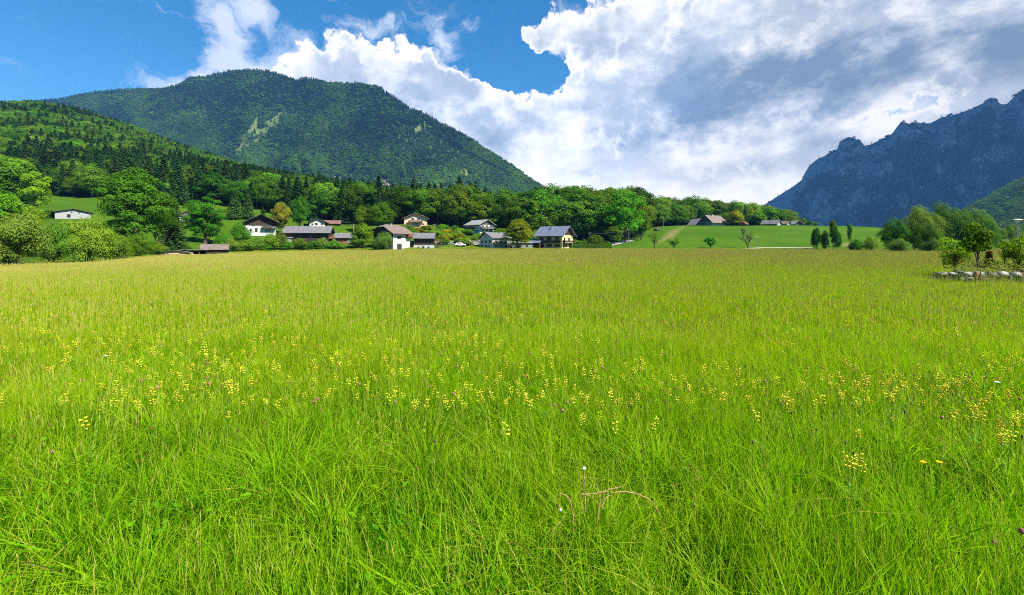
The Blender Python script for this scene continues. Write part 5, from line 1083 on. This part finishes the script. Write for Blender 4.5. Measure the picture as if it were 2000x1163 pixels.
# ------------------------------------------------------------------ flowers and single plants of the meadow
qf = np.random.default_rng(61)
M_FSTEM = foliage('flower_stem', (.10, .24, .02), (.16, .30, .03), .3, .15)
M_YEL = foliage('yellow_petals', (.60, .53, .014), (.68, .63, .07), .3, .08, (1, 1, .7)); M_BUT = foliage('buttercup_petals', (.66, .40, .004), (.72, .48, .006), .25, .06, (1, 1, .6))
M_PINK = foliage('clover_petals', (.26, .09, .09), (.40, .17, .17), .25, .12, (1, .8, .9)); M_BRN = foliage('plantain_head', (.075, .045, .03), (.17, .10, .06), .1, .2, (1, .8, .6))
M_WHT = foliage('white_petals', (.75, .76, .80), (.82, .82, .84), .3, .05, (1, 1, 1)); M_STRAW = foliage('dry_stalk', (.36, .20, .10), (.44, .28, .14), .2, .1, (1, .8, .7))
import bmesh
def ico(rad, sub=1):
    bm = bmesh.new(); bmesh.ops.create_icosphere(bm, subdivisions=sub, radius=rad); v = np.array([a.co[:] for a in bm.verts]); f = np.array([[a.index for a in b.verts] for b in bm.faces]); bm.free(); return v, f
def tri4(f): return f
def bent(h, lean, n=6, rad=.0016):
    s = np.linspace(0, 1, n); return tube(np.stack([lean*s**2, 0*s, h*s], -1), np.linspace(rad, rad*.7, n), 4)
def flower(kind, seed):
    r_ = np.random.default_rng(seed); h = {'rattle': .40, 'butter': .46, 'clover': .36, 'plantain': .44, 'white': .34}[kind]; lean = .05*r_.normal(); sv, sf = bent(h, lean); parts = [(sv, sf)]
    for k in range(7 if kind == 'rattle' else 4):   # leaves up the stem
        z = h*(.12+.6*k/7); L = .035+.02*r_.random(); a = r_.random()*6.28
        for s_ in (0, math.pi):
            d = np.array([math.cos(a+s_), math.sin(a+s_), .6]); p = np.array([lean*(z/h)**2, 0, z]); n_ = np.array([-d[1], d[0], 0])*.005
            parts.append((np.stack([p, p+d*L*.5+n_, p+d*L, p+d*L*.5-n_]), np.array([[0, 1, 2, 3]])))
    V, f = join(parts); stem = npmesh('stem', V, [f], [M_FSTEM], {'tint': np.full(len(V), r_.random())}); top_ = np.array([lean, 0, h]); pr = []; m_ = {'rattle': M_YEL, 'butter': M_BUT, 'clover': M_PINK, 'plantain': M_BRN, 'white': M_WHT}[kind]
    if kind == 'rattle':
        for k in range(8):
            z = h-.055*(k/8)+.010; a = k*2.4; d = np.array([math.cos(a), math.sin(a), .35]); c = np.array([lean*(z/h)**2, 0, z])+d*.010; v, ff = ico(1, 1); v = v*np.array([.0050, .0046, .0070])*(1-.02*k)
            ca, sa = math.cos(a), math.sin(a); v = np.stack([v[:, 2]*1.3, v[:, 1], v[:, 0]], -1); v = np.stack([v[:, 0]*ca-v[:, 1]*sa, v[:, 0]*sa+v[:, 1]*ca, v[:, 2]], -1); pr.append((v+c, ff))
    elif kind in ('butter', 'white'):
        for k in range(5 if kind == 'butter' else 9):
            a = k*6.283/(5 if kind == 'butter' else 9); d = np.array([math.cos(a), math.sin(a), .45]); s_ = .014 if kind == 'butter' else .018; n_ = np.array([-math.sin(a), math.cos(a), 0])*s_*.5; pr.append((np.stack([top_, top_+d*s_*.7+n_, top_+d*s_, top_+d*s_*.7-n_]), np.array([[0, 1, 2], [0, 2, 3]])))
    elif kind == 'clover':
        v, ff = ico(.0085, 2); v = v*(1+.22*r_.random((len(v), 1)))*np.array([1, 1, 1.05]); pr.append((v+top_, ff))
    else:
        v, ff = ico(1, 2); v = v*np.array([.0038, .0038, .009])*(1+.15*r_.random((len(v), 1))); pr.append((v+top_, ff))
    V, f = join(pr); return stem, npmesh('blossom', V, [f], [m_], {'tint': qf.random(len(V))})
FL = {k: [flower(k, 700+i*13+j) for j in range(4 if k == 'rattle' else 2)] for i, k in enumerate(('rattle', 'butter', 'clover', 'plantain', 'white'))}
HT = {'rattle': .40, 'butter': .46, 'clover': .36, 'plantain': .44, 'white': .34}
INFO = {'rattle': ('yellow_rattle', 'yellow rattle with stacked pale yellow blooms standing in the meadow grass', 'flower', 'yellow rattle plants in the meadow'),
        'butter': ('buttercup', 'golden buttercup standing above the meadow grass', 'flower', 'buttercups in the meadow'),
        'clover': ('red_clover', 'dusty pink clover head standing in the meadow grass', 'flower', 'red clover in the meadow'),
        'plantain': ('plantain_head', 'small dark brown plantain head on a thin stalk in the meadow grass', 'plant', 'plantain heads in the meadow'),
        'white': ('white_flower', 'single white flower in the meadow grass', 'flower', None)}
def plant_at(kind, px, py, sc=None, label=None):
    sc = (sc or .78+.48*qf.random())*1.08; h = HT[kind]*sc; Y = (EYE-h-.02)*F/(py-HZ); x = (px-1000)/F*Y; z = gz(x, Y); nm_, lb, ct, gp = INFO[kind]; lb = lb.replace('stacked pale yellow', 'pale yellow').replace('standing in the meadow grass', 'in the grass').replace('above the meadow grass', 'above the grass').replace('on a thin stalk in the meadow grass', 'on a thin stalk')+(' at the left of the meadow' if px < 667 else ' in the middle of the meadow' if px < 1333 else ' at the right of the meadow'); st_, bl_ = FL[kind][qf.integers(0, len(FL[kind]))]
    o = bpy.data.objects.new(nm_, st_); link(o); o.location = (x, Y, z); o.rotation_euler = (0, 0, qf.random()*6.28); o.scale = (sc,)*3; tag(o, label or lb, ct, None if label else gp); obj('blossom', bl_, o)
    return o
cl = [(160,668,14),(215,662,22),(250,655,26),(325,650,14),(300,690,30),(130,690,20),(70,640,24),(500,625,16),(470,700,22),(540,705,16),(400,690,24),(640,690,14),(700,690,18),(810,640,26),(870,650,22),(925,665,14),(960,640,26),(1080,700,16),(1140,720,12),(1185,680,30),(1240,700,20),
      (1300,650,26),(1340,722,18),(1410,700,22),(1500,620,28),(1560,660,28),(1618,720,14),(1625,745,12),(1735,742,12),(1740,765,12),(1660,752,16),(1690,740,14),(1840,738,14),(1868,735,12),(1850,752,14),(1900,786,12),(1985,812,12),(1960,845,12),(1880,800,16),(1940,700,22),(1990,690,18),(1780,660,26),(1870,640,26),(1665,890,8),(760,700,16)]
n_r = 0
for (a, b, s_) in cl:
    for k in range(6 if a > 1580 else 3):
        if n_r < 230: plant_at('rattle', a+qf.normal()*s_*.8, b+qf.normal()*s_*.45); n_r += 1
for k in range(70): plant_at('rattle', 1980*qf.random()+10, 650+190*qf.random()**1.6)
plant_at('rattle', 1873, 728, 1.2, 'largest bright yellow rattle cluster right of centre in the meadow'); plant_at('rattle', 1962, 838, 1.25, 'nearest big yellow rattle cluster at the right edge of the meadow'); plant_at('rattle', 1664, 885, 1.1, 'lone yellow rattle standing low in the lush right foreground grass')
for a, b in ((1948,996),): plant_at('clover', a, b, 1.2, 'pink clover head in the right foreground grass')
for a, b in ((1866,768),(1462,757),(1585,713),(1567,717),(720,742),(905,714),(672,698),(1008,708),(1120,683),(1155,715),(1215,632),(1320,688),(1290,684),(265,745),(1965,1045),(1990,1047),(400,742),(410,738),(1838,804),(1220,660),(1500,735),(620,670),(90,870),(1040,650),(845,690),(1400,640)): plant_at('clover', a, b)
for a, b in ((1500,540),(1497,546),(1507,541),(1745,560),(1752,566),(1750,573),(1680,587),(765,548),(640,550),(830,570),(60,640),(130,575),(120,582),(310,552),(350,565),(225,560),(500,570),(1050,555),(1900,560),(1330,560),(1810,895),(1822,893),(1800,610),(1100,600),(950,590),(420,610),(700,600)): plant_at('butter', a, b, 1.0)
for a, b in ((1768,548),(1775,549),(1138,614),(1038,634),(1040,642),(1137,612),(1885,728),(1917,725),(1634,760),(830,845),(842,858),(774,912),(804,910),(786,830),(790,812),(1600,682),(1500,720),(520,822),(470,800),(1200,780),(905,770),(680,780)): plant_at('plantain', a, b, 1.0)
plant_at('white', 1950, 745, 1.1, 'single white flower at the right edge of the meadow'); plant_at('white', 212, 692, 1.0, 'single white flower among the yellow plants at the left')
# the many smaller ones beyond
def stuff_flowers(name, label, kind, n, y0, y1, seed, patchy=.5):
    r_ = np.random.default_rng(seed); px = r_.random(n*3)*2300-150; py = y0+(y1-y0)*r_.random(n*3)**(1.5 if kind == 'rattle' else 1.0); k = fbm(px/140, py/40, 3, seed) > patchy; px, py = px[k][:n], py[k][:n]; n = len(px); sc = (.72+.5*r_.random(n))*.98; Y = (EYE-HT[kind]*sc+.5*0)*F/(py-HZ)
    x = (px-1000)/F*Y; z = ground_z(x, Y); ok = in_field(x, Y) & (Y < 120); src = []
    for st_, bl_ in FL[kind]:
        src.append(merged_any(st_, bl_))
    scatter(name, label, 'flowers', np.stack([x, Y, z], -1)[ok], (r_.random(n)*6.28)[ok], (np.stack([sc, sc, sc], -1))[ok], r_.integers(0, len(src), n)[ok], src)
def merged_any(a, b):
    def arr(me):
        v = np.array([q_.co[:] for q_ in me.vertices]); return v, [list(p_.vertices) for p_ in me.polygons], [d_.value for d_ in me.attributes['tint'].data]
    v1, f1, a1 = arr(a); v2, f2, a2 = arr(b); me = bpy.data.meshes.new('m'); me.from_pydata([tuple(q_) for q_ in np.concatenate([v1, v2])], [], f1+[[i+len(v1) for i in p_] for p_ in f2]); me.materials.append(a.materials[0]); me.materials.append(b.materials[0])
    me.polygons.foreach_set('material_index', [0]*len(f1)+[1]*len(f2)); at = me.attributes.new('tint', 'FLOAT', 'POINT'); at.data.foreach_set('value', np.array(list(a1)+list(a2), np.float32)); return bpy.data.objects.new('m', me)
stuff_flowers('yellow_rattle_patches', 'countless small yellow rattle blooms scattered over the middle of the meadow', 'rattle', 1900, 540, 790, 5, .38)
stuff_flowers('buttercup_scatter', 'tiny golden buttercups dotted over the far meadow', 'butter', 420, 520, 640, 6, .45)
stuff_flowers('clover_scatter', 'tiny faded pink clover heads dotted over the meadow', 'clover', 160, 560, 820, 7, .4)
stuff_flowers('plantain_scatter', 'tiny brown plantain heads dotted over the meadow', 'plantain', 260, 560, 900, 8, .4)

# broken dandelion stalks in the foreground
def path3(pts, Y, dy=0.0):
    P = [px2w(a, b, Y+dy*i) for i, (a, b) in enumerate(pts)]; P = np.array(P); t0 = np.linspace(0, 1, len(P)); t1 = np.linspace(0, 1, len(P)*4)
    Q = np.stack([np.interp(t1, t0, P[:, i]) for i in range(3)], -1)
    for _ in range(2): Q[1:-1] = (Q[:-2]+2*Q[1:-1]+Q[2:])/4
    Q[1:-1] += qf.normal(size=Q[1:-1].shape)*.0016
    return Q
dl = bpy.data.objects.new('dandelion', None); link(dl); dl.location = (0, 0, 0); tag(dl, 'withered pinkish dandelion stalks bent over each other in the foreground grass', 'plant')
for pts, dy in (([(1119,1040),(1118,1010),(1116,982),(1106,968),(1091,963),(1090,984),(1095,994)], 0), ([(1143,1000),(1142,970),(1142,945),(1141,918)], 0), ([(1136,966),(1160,965),(1185,959),(1200,955),(1214,950)], 0),
                ([(1164,1030),(1168,1000),(1171,976),(1180,962),(1195,958)], .0), ([(1174,992),(1182,974),(1200,962),(1228,961),(1252,968),(1273,979),(1285,1000),(1292,1012)], .01), ([(1165,944),(1168,960),(1170,978)], 0)):
    Q = path3(pts, 2.02, dy); v, f = tube(Q, np.linspace(.0030, .0018, len(Q))*(1+.25*qf.random(len(Q))), 7); obj('stalk', npmesh('stalk', v, [f], [M_STRAW], {'tint': qf.random(len(v))}, smooth=True), dl)
for a, b in ((1095,996),(1141,915)): v, f = ico(.0055, 2); obj('seed_head', npmesh('seed_head', v*(1+.4*qf.random((len(v), 1)))+np.array(px2w(a, b, 2.02)), [f], [M_WHT], {'tint': qf.random(len(v))}), dl)
def leafblade(pts, Y, w, label, m=M_GRASS, name='grass_blade', tintv=.5):
    Q = path3(pts, Y); d = unit(np.gradient(Q, axis=0)); sd2 = unit(np.cross(d, np.array([0.15, 1, .2]))); s = np.linspace(0, 1, len(Q)); ww = w*.5*np.sin(np.pi*np.clip(.12+.88*s, 0, 1))**.7
    up = unit(np.cross(sd2, d)); V = np.stack([Q-sd2*ww[:, None], Q+up*ww[:, None]*.35, Q+sd2*ww[:, None]], 1).reshape(-1, 3); n = len(Q); i, j = np.meshgrid(np.arange(2), np.arange(n-1)); f = np.stack([j*3+i, j*3+i+1, (j+1)*3+i+1, (j+1)*3+i], -1).reshape(-1, 4)
    tag(obj(name, npmesh(name, V, [f], [m], {'h': np.full(len(V), .5), 'tint': np.full(len(V), tintv)}, smooth=True)), label, 'grass blade')
leafblade([(1062,1120),(1045,1090),(1020,1066),(1000,1058),(985,1062)], 1.9, .016, 'pale bent grass blade arching left at the bottom centre', tintv=1)
leafblade([(1072,1053),(1085,1030),(1097,1014),(1106,1004)], 1.95, .013, 'short pale upright blade left of the dandelion stalks', tintv=1)
leafblade([(790,1085),(778,1040),(765,1000),(757,962)], 2.0, .022, 'broad yellow green blade at the lower centre left', tintv=.9)
leafblade([(772,1090),(760,1060),(740,1040),(722,1030)], 1.95, .024, 'broad folded blade leaning left at the lower centre left', tintv=.8)
leafblade([(818,1075),(815,1040),(812,1005),(811,985)], 2.05, .014, 'narrow pointed blade right of the broad blade pair', tintv=.7)
leafblade([(888,1120),(905,1135),(925,1150),(950,1175)], 1.7, .016, 'pale blade sloping down to the bottom edge', tintv=1)
leafblade([(1640,1130),(1655,1080),(1668,1030),(1672,985)], 2.0, .022, 'tall broad blade in the right foreground', tintv=.6)
leafblade([(1700,1120),(1706,1070),(1712,1030),(1720,1000)], 2.0, .020, 'broad upright blade right of the tall one in the right foreground', tintv=.8)
leafblade([(40,1096),(75,1104),(105,1115),(128,1122)], 1.75, .014, 'pale dry blade lying at the lower left corner', tintv=1)
leafblade([(1140,1160),(1200,1150),(1260,1146),(1320,1148)], 1.75, .010, 'long pale fallen blade at the bottom right of centre', tintv=1)

# ------------------------------------------------------------------ the big cloud over the right hand mountain, outside the view, whose shade lies on it
cq = np.random.default_rng(3); parts = []
v0, f0 = ico(1, 4)
for k in range(46):
    a = cq.random()*6.28; rr_ = cq.random()**.5; c = np.array([5650+2200*rr_*math.cos(a), 2650+1700*rr_*math.sin(a), 3250+120*cq.random()]); s_ = np.array([620, 520, 210])*(.7+.7*cq.random())
    nn_ = 1+.28*(fbm(v0[:, 0]*2+k*7, v0[:, 1]*2+v0[:, 2]*2, 4, 5)[:, None]-.5)*2; v = v0*nn_*s_; v[:, 2] = np.where(v[:, 2] < 0, v[:, 2]*.35, v[:, 2]); parts.append((v+c, f0))
V, f = join(parts); tag(obj('cloud', npmesh('cloud', V, [f], [mat('cloud_white', lambda q: princ(q, (.85, .86, .88), 1.0, 0))], smooth=True)), 'large cloud over the rocky mountain', 'cloud', kind='stuff')
# ------------------------------------------------------------------ haze: even blue air round the whole valley
def b_haze(q):
    v = q.node('ShaderNodeVolumePrincipled'); v.inputs['Color'].default_value = (0.15, 0.43, 1.0, 1); v.inputs['Density'].default_value = 0.000058
    v.inputs['Anisotropy'].default_value = 0.0; return v.outputs[0]
hm = bpy.data.materials.new('haze_air'); hm.use_nodes = True; hm.node_tree.nodes.clear(); q = NT(hm.node_tree)
q.l.new(b_haze(q), q.node('ShaderNodeOutputMaterial').inputs['Volume'])
X0, X1, Y0, Y1, Z0, Z1 = -5700, 7700, -5700, 6100, -60, 1900
V = [(x, y, z) for z in (Z0, Z1) for y in (Y0, Y1) for x in (X0, X1)]
hz = obj('haze', npmesh('haze', V, [np.array([[0,2,3,1],[4,5,7,6],[0,1,5,4],[2,6,7,3],[0,4,6,2],[1,3,7,5]])], [hm]))
tag(hz, 'thin blue air filling the valley', 'haze', kind='stuff')
